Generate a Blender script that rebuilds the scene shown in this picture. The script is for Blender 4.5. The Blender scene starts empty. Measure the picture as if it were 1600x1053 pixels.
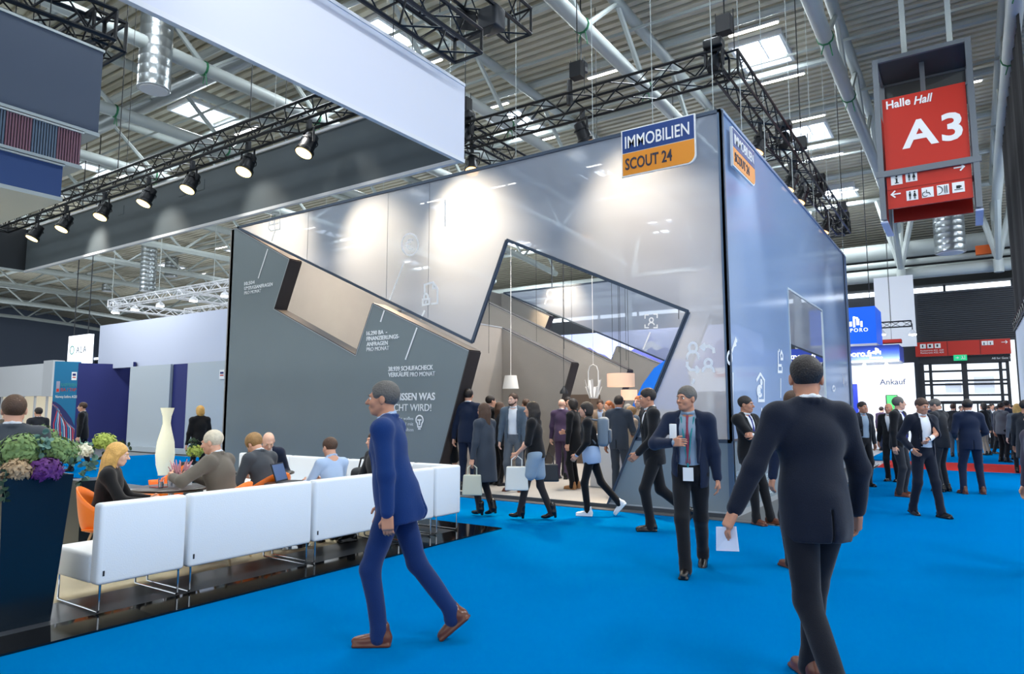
import bpy, math, random
import numpy as np
from mathutils import Vector, Matrix

# ---------------------------------------------------------------- camera
W, HH = 1600, 1053
FPX = 1067.0
CAM_Z = 1.6
PITCH = math.atan(112 / FPX)
YAW = math.radians(33.9)
sc = bpy.context.scene
col = sc.collection
cam_data = bpy.data.cameras.new('camera')
cam_data.sensor_width = 36.0
cam_data.lens = FPX / W * 36.0
cam_data.clip_end = 400
cam = bpy.data.objects.new('camera', cam_data)
col.objects.link(cam)
cam.location = (0, 0, CAM_Z)
cam.rotation_euler = (math.pi / 2 + PITCH, 0, YAW)
sc.camera = cam
sc.view_settings.view_transform = 'Standard'
sc.view_settings.look = 'None'
sc.view_settings.exposure = 0.0
sc.view_settings.gamma = 1.0
sc.view_settings.use_curve_mapping = False
sc.cycles.use_denoising = True
sc.cycles.max_bounces = 7
sc.cycles.diffuse_bounces = 3
sc.cycles.glossy_bounces = 3
sc.cycles.transmission_bounces = 6
sc.cycles.transparent_max_bounces = 10
sc.cycles.caustics_reflective = False
sc.cycles.caustics_refractive = False

# ---------------------------------------------------------------- world (daylight that reaches in from the open halls)
world = bpy.data.worlds.new('hall_daylight')
sc.world = world
world.use_nodes = True
bg = world.node_tree.nodes['Background']
bg.inputs[0].default_value = (0.86, 0.93, 1.0, 1)
bg.inputs[1].default_value = 1.5

def lamp(kind, name, loc, energy, color=(1, 1, 1), size=1.0, size_y=None, target=None, spot=None, blend=0.5):
    d = bpy.data.lights.new(name, kind)
    d.energy = energy
    d.color = color
    if kind == 'AREA':
        d.shape = 'RECTANGLE' if size_y else 'SQUARE'
        d.size = size
        if size_y:
            d.size_y = size_y
    elif kind in ('SPOT', 'POINT'):
        d.shadow_soft_size = size
        if kind == 'SPOT':
            d.spot_size = math.radians(spot or 60)
            d.spot_blend = blend
    o = bpy.data.objects.new(name, d)
    col.objects.link(o)
    o.location = loc
    if target is not None:
        o.rotation_euler = (Vector(target) - Vector(loc)).to_track_quat('-Z', 'Y').to_euler()
    return o

def roof_z(y):
    return 13.9 - (0.0045 * (y - 28) ** 2 if y > 28 else 0.0)

SKY_X = [-5.35, -15.6, -25.9, -36.2, -46.5, -56.8]
SKY_Y = [-8.5, -0.5, 7.5, 15.5, 23.5, 31.6, 39.8]
# daylight through the skylights
for sx in SKY_X[:4]:
    for sy in SKY_Y[1:7]:
        lamp('AREA', 'skylight_daylight', (sx, sy, roof_z(sy) - 0.25), 420, (0.88, 0.95, 1.0), 1.5, 1.9)
for sy in (2.0, 12.0, 20.0, 28.0):   # side fill added over the aisle to brighten faces turned right
    lamp('AREA', 'side_fill_light', (7.0, sy, 11.5), 1050, (0.90, 0.96, 1.0), 5.0, 0.6, target=(2.0, sy, 0))
# stage spots inside the booth shining on the gauze screens from behind
WARM = (1.0, 0.74, 0.46)
for (lx, ly, lz, tx, ty, tz, e, s) in [
        # front screen
        (-8.4, 12.0, 6.4, -7.9, 10.25, 5.0, 2900, 68), (-11.2, 12.0, 6.7, -10.4, 10.25, 4.9, 2400, 66),
        (-4.9, 11.8, 6.9, -4.3, 10.25, 4.2, 2600, 64), (-13.2, 12.0, 6.5, -13.4, 10.25, 5.4, 1500, 75),
        (-14.2, 11.4, 6.6, -14.6, 10.25, 5.9, 500, 80), (-4.2, 11.5, 3.6, -3.9, 10.25, 1.8, 260, 80),
        # side screen
        (-4.2, 11.6, 6.9, -3.0, 11.6, 4.3, 900, 50), (-4.4, 19.2, 6.9, -3.0, 19.6, 3.6, 900, 44),
        # rear screen
        (-12.5, 20.9, 6.9, -12.6, 22.2, 5.4, 1500, 75), (-8.0, 20.8, 6.9, -7.0, 22.2, 5.0, 1100, 75),
        # inner walls
        (-12.5, 15.5, 7.0, -15.5, 14.5, 4.5, 700, 85), (-12.0, 12.6, 7.0, -15.5, 12.4, 4.6, 700, 80),
        (-7.0, 16.0, 7.0, -10.5, 16.4, 1.5, 1100, 110), (-6.0, 12.6, 7.0, -8.6, 14.0, 1.2, 900, 105),
        (-6.0, 19.0, 7.0, -9.0, 20.2, 1.2, 900, 110), (-6.2, 12.5, 6.8, -6.4, 12.0, 0.2, 700, 70)]:
    lamp('SPOT', 'stage_spot_light', (lx, ly, lz), e, WARM if (10 < ty < 10.5 or ty > 22) else (1.0, 0.86, 0.72), 0.10, target=(tx, ty, tz), spot=s, blend=1.0)
# spots of the lounge truss
for (lx, tx, e) in [(-15.2, -14.9, 160), (-12.6, -12.3, 90), (-9.8, -9.5, 60), (-7.6, -7.4, 60)]:
    lamp('SPOT', 'lounge_spot_light', (lx, 5.9, 5.5), e, (1.0, 0.93, 0.82), 0.08, target=(tx, 6.8, 4.7), spot=70, blend=0.9)
for (lx, ly) in [(-8.2, 5.6), (-11.5, 5.6), (-7.2, 2.6)]:
    lamp('SPOT', 'lounge_spot_light', (lx, ly, 5.4), 260, (1.0, 0.90, 0.74), 0.15, target=(lx, ly - 1.2, 0.4), spot=95, blend=0.8)
lamp('SPOT', 'front_spot_light', (-2.6, 2.0, 6.8), 300, (1.0, 0.95, 0.9), 0.2, target=(-5.35, 4.4, 5.3), spot=70, blend=0.9)
lamp('AREA', 'stand_light', (-2.6, 28.5, 3.3), 160, (1, 1, 1), 2.5, 0.4, target=(-2.6, 31, 1.6))
lamp('AREA', 'stand_light', (-9.5, 27.4, 6.2), 260, (0.95, 0.97, 1), 5.0, 0.4, target=(-10, 29, 4.0))
for (lx, ly, lz, e) in ((-28, 33, 8.5, 900), (-12, 33, 8.5, 700), (4, 36, 8.5, 500), (-46, 18, 8.5, 1100), (-48, 34, 8.5, 900), (-68, 22, 8.5, 1300), (-70, 38, 7.0, 900)):
    lamp('POINT', 'far_bay_fill_light', (lx, ly, lz), e, (0.84, 0.92, 1.0), 1.2)   # unseen fill points added to brighten the dark far roof and walls
lamp('AREA', 'stand_light', (-27, 12.0, 6.6), 150, (0.95, 0.97, 1), 6.0, 0.6, target=(-27, 14.2, 3.0))

# ---------------------------------------------------------------- pixel rays of the photograph (1600 x 1053) for measuring places
_fw = np.array([-math.sin(YAW) * math.cos(PITCH), math.cos(YAW) * math.cos(PITCH), math.sin(PITCH)])
_rt = np.array([math.cos(YAW), math.sin(YAW), 0.0])
_up = np.cross(_rt, _fw)
def ray(px, py):
    return _fw + _rt * (px - W / 2) / FPX + _up * (HH / 2 - py) / FPX
def at_z(px, py, z=0.0):
    d = ray(px, py); t = (z - CAM_Z) / d[2]
    return Vector((d[0] * t, d[1] * t, z))
def at_x(px, py, x):
    d = ray(px, py); t = x / d[0]
    return Vector((x, d[1] * t, CAM_Z + d[2] * t))
def at_y(px, py, y):
    d = ray(px, py); t = y / d[1]
    return Vector((d[0] * t, y, CAM_Z + d[2] * t))

# ---------------------------------------------------------------- materials
def lin(c):
    r = []
    for v in c[:3]:
        v = v / 255.0
        r.append(v / 12.92 if v <= 0.04045 else ((v + 0.055) / 1.055) ** 2.4)
    return (r[0], r[1], r[2], 1.0)

_mats = {}
def mat(name, rgb, rough=0.6, metal=0.0, emit=0.0, bump=0.0, bscale=40.0, var=0.0, vscale=6.0, spec=0.5, coat=0.0, trans=0.0, sheen=0.0, ergb=None):
    if name in _mats:
        return _mats[name]
    m = bpy.data.materials.new(name)
    m.use_nodes = True
    nt = m.node_tree
    b = nt.nodes['Principled BSDF']
    c = lin(rgb)
    b.inputs['Base Color'].default_value = c
    b.inputs['Roughness'].default_value = rough
    b.inputs['Metallic'].default_value = metal
    b.inputs['Specular IOR Level'].default_value = spec
    if coat: b.inputs['Coat Weight'].default_value = coat
    if sheen: b.inputs['Sheen Weight'].default_value = sheen
    if trans: b.inputs['Transmission Weight'].default_value = trans
    if emit:
        b.inputs['Emission Color'].default_value = lin(ergb or rgb)
        b.inputs['Emission Strength'].default_value = emit
    tc = nt.nodes.new('ShaderNodeTexCoord')
    if var:
        n = nt.nodes.new('ShaderNodeTexNoise'); n.inputs['Scale'].default_value = vscale; n.inputs['Detail'].default_value = 5
        nt.links.new(tc.outputs['Object'], n.inputs['Vector'])
        mx = nt.nodes.new('ShaderNodeMix'); mx.data_type = 'RGBA'
        mx.inputs[6].default_value = tuple(min(1, v * (1 - var)) for v in c[:3]) + (1,)
        mx.inputs[7].default_value = tuple(min(1, v * (1 + var)) for v in c[:3]) + (1,)
        nt.links.new(n.outputs['Fac'], mx.inputs[0])
        nt.links.new(mx.outputs[2], b.inputs['Base Color'])
    if bump:
        n2 = nt.nodes.new('ShaderNodeTexNoise'); n2.inputs['Scale'].default_value = bscale; n2.inputs['Detail'].default_value = 4
        nt.links.new(tc.outputs['Object'], n2.inputs['Vector'])
        bp = nt.nodes.new('ShaderNodeBump'); bp.inputs['Strength'].default_value = bump; bp.inputs['Distance'].default_value = 0.01
        nt.links.new(n2.outputs['Fac'], bp.inputs['Height'])
        nt.links.new(bp.outputs['Normal'], b.inputs['Normal'])
    _mats[name] = m
    return m

def screen_mat(name, rgb, transp, transl, gloss, rough=0.06):
    """thin gauze or glass-like screen: diffuse + translucent + see-through + a clear reflection"""
    if name in _mats: return _mats[name]
    m = bpy.data.materials.new(name); m.use_nodes = True
    nt = m.node_tree; nt.nodes.clear()
    out = nt.nodes.new('ShaderNodeOutputMaterial')
    dif = nt.nodes.new('ShaderNodeBsdfDiffuse'); dif.inputs[0].default_value = lin(rgb)
    trl = nt.nodes.new('ShaderNodeBsdfTranslucent'); trl.inputs[0].default_value = lin(rgb)
    trp = nt.nodes.new('ShaderNodeBsdfTransparent'); trp.inputs[0].default_value = (0.9, 0.94, 1, 1)
    glo = nt.nodes.new('ShaderNodeBsdfGlossy'); glo.inputs['Roughness'].default_value = rough
    fre = nt.nodes.new('ShaderNodeFresnel')
    geo = nt.nodes.new('ShaderNodeNewGeometry')   # same reflection on both faces of the sheet
    io = nt.nodes.new('ShaderNodeMath'); io.operation = 'MULTIPLY_ADD'; io.inputs[1].default_value = 1 / 1.45 - 1.45; io.inputs[2].default_value = 1.45
    nt.links.new(geo.outputs['Backfacing'], io.inputs[0]); nt.links.new(io.outputs[0], fre.inputs[0])
    mul = nt.nodes.new('ShaderNodeMath'); mul.operation = 'MULTIPLY_ADD'; mul.inputs[1].default_value = gloss; mul.inputs[2].default_value = gloss * 0.03
    mul.use_clamp = True
    nt.links.new(fre.outputs[0], mul.inputs[0])
    m1 = nt.nodes.new('ShaderNodeMixShader'); m1.inputs[0].default_value = transl
    m2 = nt.nodes.new('ShaderNodeMixShader'); m2.inputs[0].default_value = transp
    m3 = nt.nodes.new('ShaderNodeMixShader')
    nt.links.new(dif.outputs[0], m1.inputs[1]); nt.links.new(trl.outputs[0], m1.inputs[2])
    nt.links.new(m1.outputs[0], m2.inputs[1]); nt.links.new(trp.outputs[0], m2.inputs[2])
    nt.links.new(mul.outputs[0], m3.inputs[0])
    nt.links.new(m2.outputs[0], m3.inputs[1]); nt.links.new(glo.outputs[0], m3.inputs[2])
    nt.links.new(m3.outputs[0], out.inputs[0])
    _mats[name] = m
    return m

# ---------------------------------------------------------------- mesh builder
_world_things = {}
def attach(o, parent):
    if parent is None: return
    o.parent = parent
    if parent.name in _world_things:
        o.matrix_parent_inverse = Matrix.Translation(-Vector(parent.location))
class MB:
    def __init__(s):
        s.v = []; s.f = []; s.smooth = []
    def add(s, vs, fs, smooth=False):
        o = len(s.v)
        s.v += [tuple(v) for v in vs]
        s.f += [tuple(i + o for i in f) for f in fs]
        s.smooth += [smooth] * len(fs)
        return s
    def box(s, x0, y0, z0, x1, y1, z1):
        vs = [(x, y, z) for z in (z0, z1) for y in (y0, y1) for x in (x0, x1)]
        return s.add(vs, [(0, 2, 3, 1), (4, 5, 7, 6), (0, 1, 5, 4), (2, 6, 7, 3), (0, 4, 6, 2), (1, 3, 7, 5)])
    def bar(s, a, b, w, h, up=(0, 0, 1)):
        a = Vector(a); b = Vector(b); d = (b - a).normalized()
        u = Vector(up)
        if abs(d.dot(u)) > 0.98: u = Vector((1, 0, 0))
        r = d.cross(u).normalized(); u = r.cross(d).normalized()
        vs = []
        for p in (a, b):
            for (i, j) in ((-1, -1), (1, -1), (1, 1), (-1, 1)):
                vs.append(p + r * (i * w / 2) + u * (j * h / 2))
        return s.add(vs, [(3, 2, 1, 0), (4, 5, 6, 7), (0, 1, 5, 4), (1, 2, 6, 5), (2, 3, 7, 6), (3, 0, 4, 7)])
    def tube(s, pts, r, n=8, cap=True, closed=False):
        pts = [Vector(p) for p in pts]
        rs = r if isinstance(r, (list, tuple)) else [r] * len(pts)
        k = len(pts); vs = []; fs = []
        prev = None
        for i, p in enumerate(pts):
            if closed: d = pts[(i + 1) % k] - pts[i - 1]
            else: d = pts[min(i + 1, k - 1)] - pts[max(i - 1, 0)]
            d.normalize()
            if prev is None:
                u = Vector((0, 0, 1)) if abs(d.z) < 0.95 else Vector((1, 0, 0))
            else:
                u = prev
            rr = d.cross(u)
            if rr.length < 1e-5: rr = d.orthogonal()
            rr.normalize(); u = rr.cross(d).normalized(); prev = u
            for j in range(n):
                a = 2 * math.pi * j / n
                vs.append(p + (rr * math.cos(a) + u * math.sin(a)) * rs[i])
        m = k if closed else k - 1
        for i in range(m):
            for j in range(n):
                a, b = i * n + j, i * n + (j + 1) % n
                c, d2 = ((i + 1) % k) * n + (j + 1) % n, ((i + 1) % k) * n + j
                fs.append((a, b, c, d2))
        s.add(vs, fs, True)
        if cap and not closed:
            o = len(s.v) - len(vs)
            s.f.append(tuple(o + j for j in reversed(range(n)))); s.smooth.append(False)
            s.f.append(tuple(o + (k - 1) * n + j for j in range(n))); s.smooth.append(False)
        return s
    def lathe(s, prof, c=(0, 0, 0), n=20, axis=None, cap=True):
        """prof: (radius, height) pairs; axis: direction (default up)"""
        c = Vector(c); ax = Vector((0, 0, 1) if axis is None else tuple(axis)).normalized()
        q = ax.to_track_quat('Z', 'Y')
        vs = []; fs = []
        for (r, h) in prof:
            for j in range(n):
                a = 2 * math.pi * j / n
                vs.append(c + q @ Vector((r * math.cos(a), r * math.sin(a), h)))
        for i in range(len(prof) - 1):
            for j in range(n):
                fs.append((i * n + j, i * n + (j + 1) % n, (i + 1) * n + (j + 1) % n, (i + 1) * n + j))
        s.add(vs, fs, True)
        if cap:
            o = len(s.v) - len(vs)
            s.f.append(tuple(o + j for j in reversed(range(n)))); s.smooth.append(False)
            s.f.append(tuple(o + (len(prof) - 1) * n + j for j in range(n))); s.smooth.append(False)
        return s
    def prism(s, poly, vec):
        """planar polygon (3-D points) extruded by vec"""
        n = len(poly); p = [Vector(q) for q in poly]; vec = Vector(vec)
        nrm = Vector((0, 0, 0))
        for i in range(n): nrm += p[i].cross(p[(i + 1) % n])
        if nrm.dot(vec) > 0: p.reverse()
        vs = p + [q + vec for q in p]
        fs = [tuple(range(n)), tuple(reversed(range(n, 2 * n)))]
        for i in range(n):
            j = (i + 1) % n
            fs.append((j, i, i + n, j + n))
        return s.add(vs, fs)
    def rbox(s, x0, y0, z0, x1, y1, z1, r=0.02, n=3):
        """box with rounded vertical and horizontal edges (superellipsoid-like grid)"""
        bm_ = MB.__new__(MB)
        import bmesh
        bm = bmesh.new()
        bmesh.ops.create_cube(bm, size=1)
        for v in bm.verts:
            v.co = Vector((x0 + (v.co.x + .5) * (x1 - x0), y0 + (v.co.y + .5) * (y1 - y0), z0 + (v.co.z + .5) * (z1 - z0)))
        bmesh.ops.bevel(bm, geom=bm.edges[:], offset=r, segments=n, affect='EDGES', profile=0.5)
        bm.verts.index_update()
        s.add([v.co.copy() for v in bm.verts], [tuple(v.index for v in f.verts) for f in bm.faces], True)
        bm.free()
        return s
    def build(s, name, m, parent=None, loc=None):
        me = bpy.data.meshes.new(name)
        me.from_pydata(s.v, [], s.f)
        me.polygons.foreach_set('use_smooth', s.smooth)
        me.update()
        if m: me.materials.append(m)
        o = bpy.data.objects.new(name, me)
        col.objects.link(o)
        if any(s.smooth):
            try: me.set_sharp_from_angle(angle=math.radians(40))
            except Exception: pass
        attach(o, parent)
        if loc is not None: o.location = loc
        return o

def empty(name, loc=(0, 0, 0), rz=0.0):
    o = bpy.data.objects.new(name, None)
    o.empty_display_size = 0.2
    col.objects.link(o); o.location = loc; o.rotation_euler = (0, 0, rz)
    return o
def tag(o, label=None, cat=None, group=None, kind=None):
    if label: o['label'] = label
    if cat: o['category'] = cat
    if group: o['group'] = group
    if kind: o['kind'] = kind
    return o
def thing(name, label, cat, loc=(0, 0, 0), rz=0.0, group=None):
    return tag(empty(name, loc, rz), label, cat, group)
def structure(o):
    o['kind'] = 'structure'; return o
def wthing(name, label, cat, loc, group=None):
    """a thing whose parts are built in hall coordinates"""
    o = thing(name, label, cat, loc, 0.0, group)
    _world_things[o.name] = 1
    return o
def copy_tree(o, parent=None):
    c = o.copy(); col.objects.link(c)
    if parent is not None: c.parent = parent
    for ch in list(o.children): copy_tree(ch, c)
    return c
def place(o, loc, rz=None, label=None, group=None):
    o.location = loc
    if rz is not None: o.rotation_euler = (0, 0, rz)
    if label: o['label'] = label
    if group: o['group'] = group
    return o

def text(name, body, origin, xdir, ydir, height, m, parent=None, bold=0.0, depth=0.004, align='LEFT', squeeze=1.0, shear=0.0, spacing=1.0, width=None):
    """flat raised lettering as a mesh: origin = baseline start (hall coordinates); height = cap height; width = total width to fit"""
    cu = bpy.data.curves.new(name, 'FONT')
    cu.body = body; cu.size = height / 0.70; cu.extrude = depth; cu.offset = bold * height; cu.align_x = align; cu.shear = shear
    cu.space_character = spacing; cu.resolution_u = 3
    tmp = bpy.data.objects.new(name, cu); col.objects.link(tmp)
    me = bpy.data.meshes.new_from_object(tmp)
    bpy.data.objects.remove(tmp); bpy.data.curves.remove(cu)
    me.name = name
    if width:
        xs = [v.co.x for v in me.vertices]
        if xs:
            squeeze = width / max(1e-4, max(xs) - min(xs)); x00 = min(xs)
            for v in me.vertices: v.co.x -= x00
    x = Vector(xdir).normalized(); y = Vector(ydir).normalized(); z = x.cross(y)
    M = Matrix((( x.x * squeeze, y.x, z.x, 0), (x.y * squeeze, y.y, z.y, 0), (x.z * squeeze, y.z, z.z, 0), (0, 0, 0, 1)))
    me.transform(Matrix.Translation(Vector(origin)) @ M)
    me.materials.clear(); me.materials.append(m)
    o = bpy.data.objects.new(name, me); col.objects.link(o)
    attach(o, parent)
    return o

def strokes(name, lines, w, m, parent, nrm=(0, -1, 0), lift=0.012):
    """thin raised lines (3-D polylines) on a flat face, as one mesh of mitred ribbons"""
    mb = MB(); nrm = Vector(nrm).normalized(); th = 0.004
    for li, ln in enumerate(lines):
        pts = [Vector(ln[0])]
        for p in ln[1:]:
            if (Vector(p) - pts[-1]).length > 1e-3: pts.append(Vector(p))
        if len(pts) < 2: continue
        closed = (pts[0] - pts[-1]).length < 2e-3 and len(pts) > 3
        if closed: pts.pop()
        n = len(pts); L = []; R = []
        for i in range(n):
            a = pts[i - 1] if (i > 0 or closed) else None
            b = pts[(i + 1) % n] if (i < n - 1 or closed) else None
            d0 = (pts[i] - a).normalized() if a is not None else (b - pts[i]).normalized()
            d1 = (b - pts[i]).normalized() if b is not None else d0
            t = (d0 + d1)
            t = t.normalized() if t.length > 1e-3 else d0
            s_ = t.cross(nrm).normalized()
            k = min(2.0, 1.0 / max(0.35, s_.dot(d0.cross(nrm).normalized())))
            base = pts[i] + nrm * (lift + li * 0.0012)
            L.append(base - s_ * (w / 2 * k)); R.append(base + s_ * (w / 2 * k))
        vs = L + R + [p - nrm * th for p in L] + [p - nrm * th for p in R]
        fs = []
        for i in range(n if closed else n - 1):
            j = (i + 1) % n
            fs += [(i, j, n + j, n + i), (2 * n + i, 3 * n + i, 3 * n + j, 2 * n + j), (i, 2 * n + i, 2 * n + j, j), (n + i, n + j, 3 * n + j, 3 * n + i)]
        if not closed: fs += [(0, n, 3 * n, 2 * n), (n - 1, 3 * n - 1, 4 * n - 1, 2 * n - 1)]
        mb.add(vs, fs)
    return mb.build(name, m, parent)
# ================================================================ materials of the hall
M_DECK = mat('roof_sheet', (196, 190, 172), 0.55, 0.0, var=0.12, vscale=0.6)
M_STEEL = mat('painted_steel', (176, 184, 182), 0.45, var=0.06, vscale=1.5)
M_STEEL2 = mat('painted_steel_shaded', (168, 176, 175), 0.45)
M_BLACK = mat('black_truss_metal', (22, 25, 30), 0.38, 0.4)
M_DARK = mat('dark_metal', (38, 42, 48), 0.45, 0.3)
M_CHROME = mat('chrome', (200, 205, 210), 0.12, 1.0)
M_ZINC = mat('spiral_duct_zinc', (165, 172, 176), 0.28, 0.9, bump=0.3, bscale=30)
M_SKY = mat('skylight_pane', (235, 245, 255), 0.4, emit=5.5)
M_TUBE = mat('fluorescent_tube', (255, 252, 240), 0.4, emit=9.0)
M_WHITE = mat('white_panel', (226, 229, 234), 0.55)
M_WHITEP = mat('white_paint', (210, 213, 218), 0.5)
M_GREEN = mat('green_strap', (30, 110, 70), 0.6)
M_CONC = mat('hall_floor_concrete', (112, 114, 112), 0.35, var=0.12, vscale=1.2)
M_BLUE = mat('blue_carpet', (0, 110, 176), 0.95, bump=0.6, bscale=350, var=0.05, vscale=0.9, spec=0.0)
M_RED = mat('red_carpet', (190, 40, 36), 0.92, bump=0.6, bscale=350, spec=0.15)
M_SAND = mat('beige_carpet', (190, 182, 158), 0.9, bump=0.5, bscale=300, var=0.08, vscale=3, spec=0.2)
M_GREYC = mat('charcoal_floor', (64, 68, 74), 0.35, var=0.1, vscale=4)
M_GLOSS = mat('glossy_black_edging', (12, 13, 15), 0.06, spec=0.6, bump=0.02, bscale=3)
M_SIGNRED = mat('sign_red', (190, 34, 12), 0.45)
M_SIGNW = mat('sign_white', (238, 238, 236), 0.5)
M_SIGNK = mat('sign_black', (18, 20, 24), 0.5)

# ================================================================ setting: floor, carpets, walls, roof
mb = MB(); mb.box(-96, -14, -0.25, 24, 52, -0.03)
structure(mb.build('floor', M_CONC))
# blue aisle carpet: main aisle, cross aisle in front of the booth and behind it
mb = MB()
mb.prism([(-5.33, -12, 0), (16, -12, 0), (16, 21.35, 0), (-2.3, 21.35, 0), (-2.3, 9.98, 0), (-16.1, 9.98, 0), (-16.1, 9.2, 0), (-20.8, 9.2, 0), (-20.8, 7.72, 0), (-5.33, 7.72, 0)], (0, 0, -0.03))
tag(mb.build('aisle_carpet', M_BLUE), 'bright blue carpet of the main aisle running past the grey booth', 'carpet')
mb = MB(); mb.box(-2.9, 24.5, -0.03, 16, 43.9, 0.0)
tag(mb.build('aisle_carpet', M_BLUE), 'lighter blue carpet beyond the red stripe, leading to the glass doors', 'carpet')
mb = MB(); mb.box(-2.3, 21.35, -0.03, 16, 24.5, 0.0)
tag(mb.build('stripe_carpet', M_RED), 'red carpet stripe crossing the blue aisle', 'carpet')
mb = MB(); mb.box(-24.0, 9.2, -0.03, -16.1, 13.2, 0.0)
tag(mb.build('aisle_carpet', M_BLUE), 'patch of blue carpet in front of the pale grey and navy wall', 'carpet')
# lounge floor with its glossy black edging
mb = MB(); mb.box(-19.2, -12, -0.03, -6.35, 7.2, 0.012)
structure(mb.build('floor_lounge', M_SAND))
mb = MB(); mb.box(-6.35, -12, -0.03, -5.74, 7.2, 0.013)
structure(mb.build('floor_lounge_strip', M_GREYC))
mb = MB(); mb.prism([(-5.74, -12, 0.015), (-5.33, -12, 0.015), (-5.33, 7.69, 0.015), (-19.2, 7.69, 0.015), (-19.2, 7.2, 0.015), (-5.74, 7.2, 0.015)], (0, 0, -0.045))
structure(mb.build('trim_1', M_GLOSS))

# roof of trapezoidal steel sheets, ribs running across
mb = MB(); vs = []; fs = []
ys = []
y = -14.0
while y < 51:
    ys += [(y, 0.0), (y + 0.20, 0.0), (y + 0.235, 0.14), (y + 0.345, 0.14)]
    y += 0.38
XR0, XR1 = -96, 24
holes = []
prof = [(yy, roof_z(yy) + dz) for yy, dz in ys]
# the sheets are cut out where a skylight sits: strips between the skylight columns
xs_cuts = [XR0]
for sx in sorted(SKY_X): xs_cuts += [sx - 0.8, sx + 0.8]
xs_cuts.append(XR1)
def hole_at(yy):
    return any(abs(yy - sy) < 1.0 for sy in SKY_Y)
for i in range(len(xs_cuts) - 1):
    xa, xb = xs_cuts[i], xs_cuts[i + 1]
    col_hole = (i % 2 == 1)
    o0 = len(vs)
    for (yy, zz) in prof:
        vs.append((xa, yy, zz)); vs.append((xb, yy, zz))
    for k in range(len(prof) - 1):
        if col_hole and hole_at((prof[k][0] + prof[k + 1][0]) / 2): continue
        a = o0 + 2 * k
        fs.append((a, a + 1, a + 3, a + 2))
mb.add(vs, fs)
structure(mb.build('ceiling', M_DECK))
# skylights
n = 0
for sx in SKY_X:
    for sy in SKY_Y:
        n += 1
        z = roof_z(sy)
        fr = MB()
        for (a, b, c, d) in ((-.86, -1.08, .86, -.98), (-.86, .98, .86, 1.08), (-.86, -.98, -.76, .98), (.76, -.98, .86, .98)):
            fr.box(sx + a, sy + b, z - 0.12, sx + c, sy + d, z + 0.35)
        fr.box(sx - .025, sy - .98, z + 0.18, sx + .025, sy + .98, z + 0.30)
        o = structure(fr.build('window_%d' % n, M_WHITEP))
        pn = MB(); pn.box(sx - .76, sy - .98, z + 0.30, sx + .76, sy + .98, z + 0.34)
        pn.build('pane', M_SKY, o)
# far wall (behind the stands) and side walls
mb = MB(); mb.box(-96, 44.0, 0, -2.2, 44.3, 8.0); mb.box(2.0, 44.0, 0, 24, 44.3, 8.0); mb.box(-2.2, 44.0, 5.2, 2.0, 44.3, 8.0)
M_FARWALL = mat('dark_ribbed_wall', (40, 46, 54), 0.55)
structure(mb.build('wall_back', M_FARWALL))
mb = MB()   # horizontal ribs of the dark cladding
z = 5.35
while z < 7.95:
    mb.box(-2.25, 43.93, z, 3.0, 44.0, z + 0.055); z += 0.11
structure(mb.build('trim_2', M_FARWALL))
mb = MB(); mb.box(-96, 50.6, 7.0, 24, 50.9, 14); mb.box(-96, 44.0, 8.35, 24, 50.8, 8.45)
structure(mb.build('wall_back_upper', mat('upper_wall', (70, 74, 76), 0.7)))
mb = MB(); mb.box(-96.3, -14, 0, -96, 51, 14)
structure(mb.build('wall_left', mat('left_wall', (92, 104, 124), 0.6)))
mb = MB(); mb.box(-96, 43.9, 8.02, 24, 43.96, 8.28)
structure(mb.build('window_100', mat('high_window_strip', (235, 245, 255), 0.4, emit=3.0)))
mb = MB()
for x in range(-94, 24, 3): mb.box(x, 43.82, 7.98, x + .12, 43.9, 8.36)
structure(mb.build('trim_3', M_DARK))
# glazed strip with mullions far left
mb = MB()
for k in range(26):
    x = -92 + k * 2.2
    mb.box(x, 43.8, 0.2, x + 1.7, 43.86, 3.0)
structure(mb.build('window_101', mat('hazy_window', (150, 175, 205), 0.3, emit=0.55)))
mb = MB()
for k in range(27): mb.box(-92.3 + k * 2.2, 43.55, 0, -92.0 + k * 2.2, 43.95, 8.0)
for zz in (3.1, 5.0, 7.0): mb.box(-94, 43.6, zz, -35, 43.9, zz + .15)
structure(mb.build('trim_4', mat('mullion', (92, 104, 118), 0.5)))

# entrance doors: three glazed storeys between dark mullions
M_FRAME = mat('door_frame_dark', (20, 26, 32), 0.4)
M_OUT = mat('daylit_street_glass', (226, 236, 246), 0.25, emit=1.35)
mb = MB()
for x in (-2.2, -1.83, -0.28, 1.3, 1.6): mb.box(x - .07 if x != -0.28 else x - .13, 43.7, 0, x + .07 if x != -0.28 else x + .13, 44.05, 4.1)
for z in (0.05, 1.9, 2.32, 2.9, 3.1, 3.62, 4.05): mb.box(-2.2, 43.75, z - .05, 1.65, 44.0, z + (.05 if z != 1.9 else .12))
for x in (-1.35, -0.8, 0.2, 0.75): mb.box(x - .04, 43.72, 0, x + .04, 44.0, 1.95)
d1 = structure(mb.build('door_1', M_FRAME))
mb = MB(); mb.box(-2.2, 44.0, 0.0, 1.65, 44.04, 4.1); mb.build('pane', M_OUT, d1)
mb = MB()   # houses of the street seen through the glass
structure(MB().box(-1.2, 43.965, 2.45, -0.45, 43.985, 3.0).box(0.1, 43.965, 2.4, 1.0, 43.985, 3.3).build('trim_5', mat('street_facade', (196, 206, 220), 0.6, emit=0.9)))
mb = MB(); mb.box(-2.35, 43.55, 4.05, 1.75, 44.0, 4.42); structure(mb.build('trim_6', M_FRAME))
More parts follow.
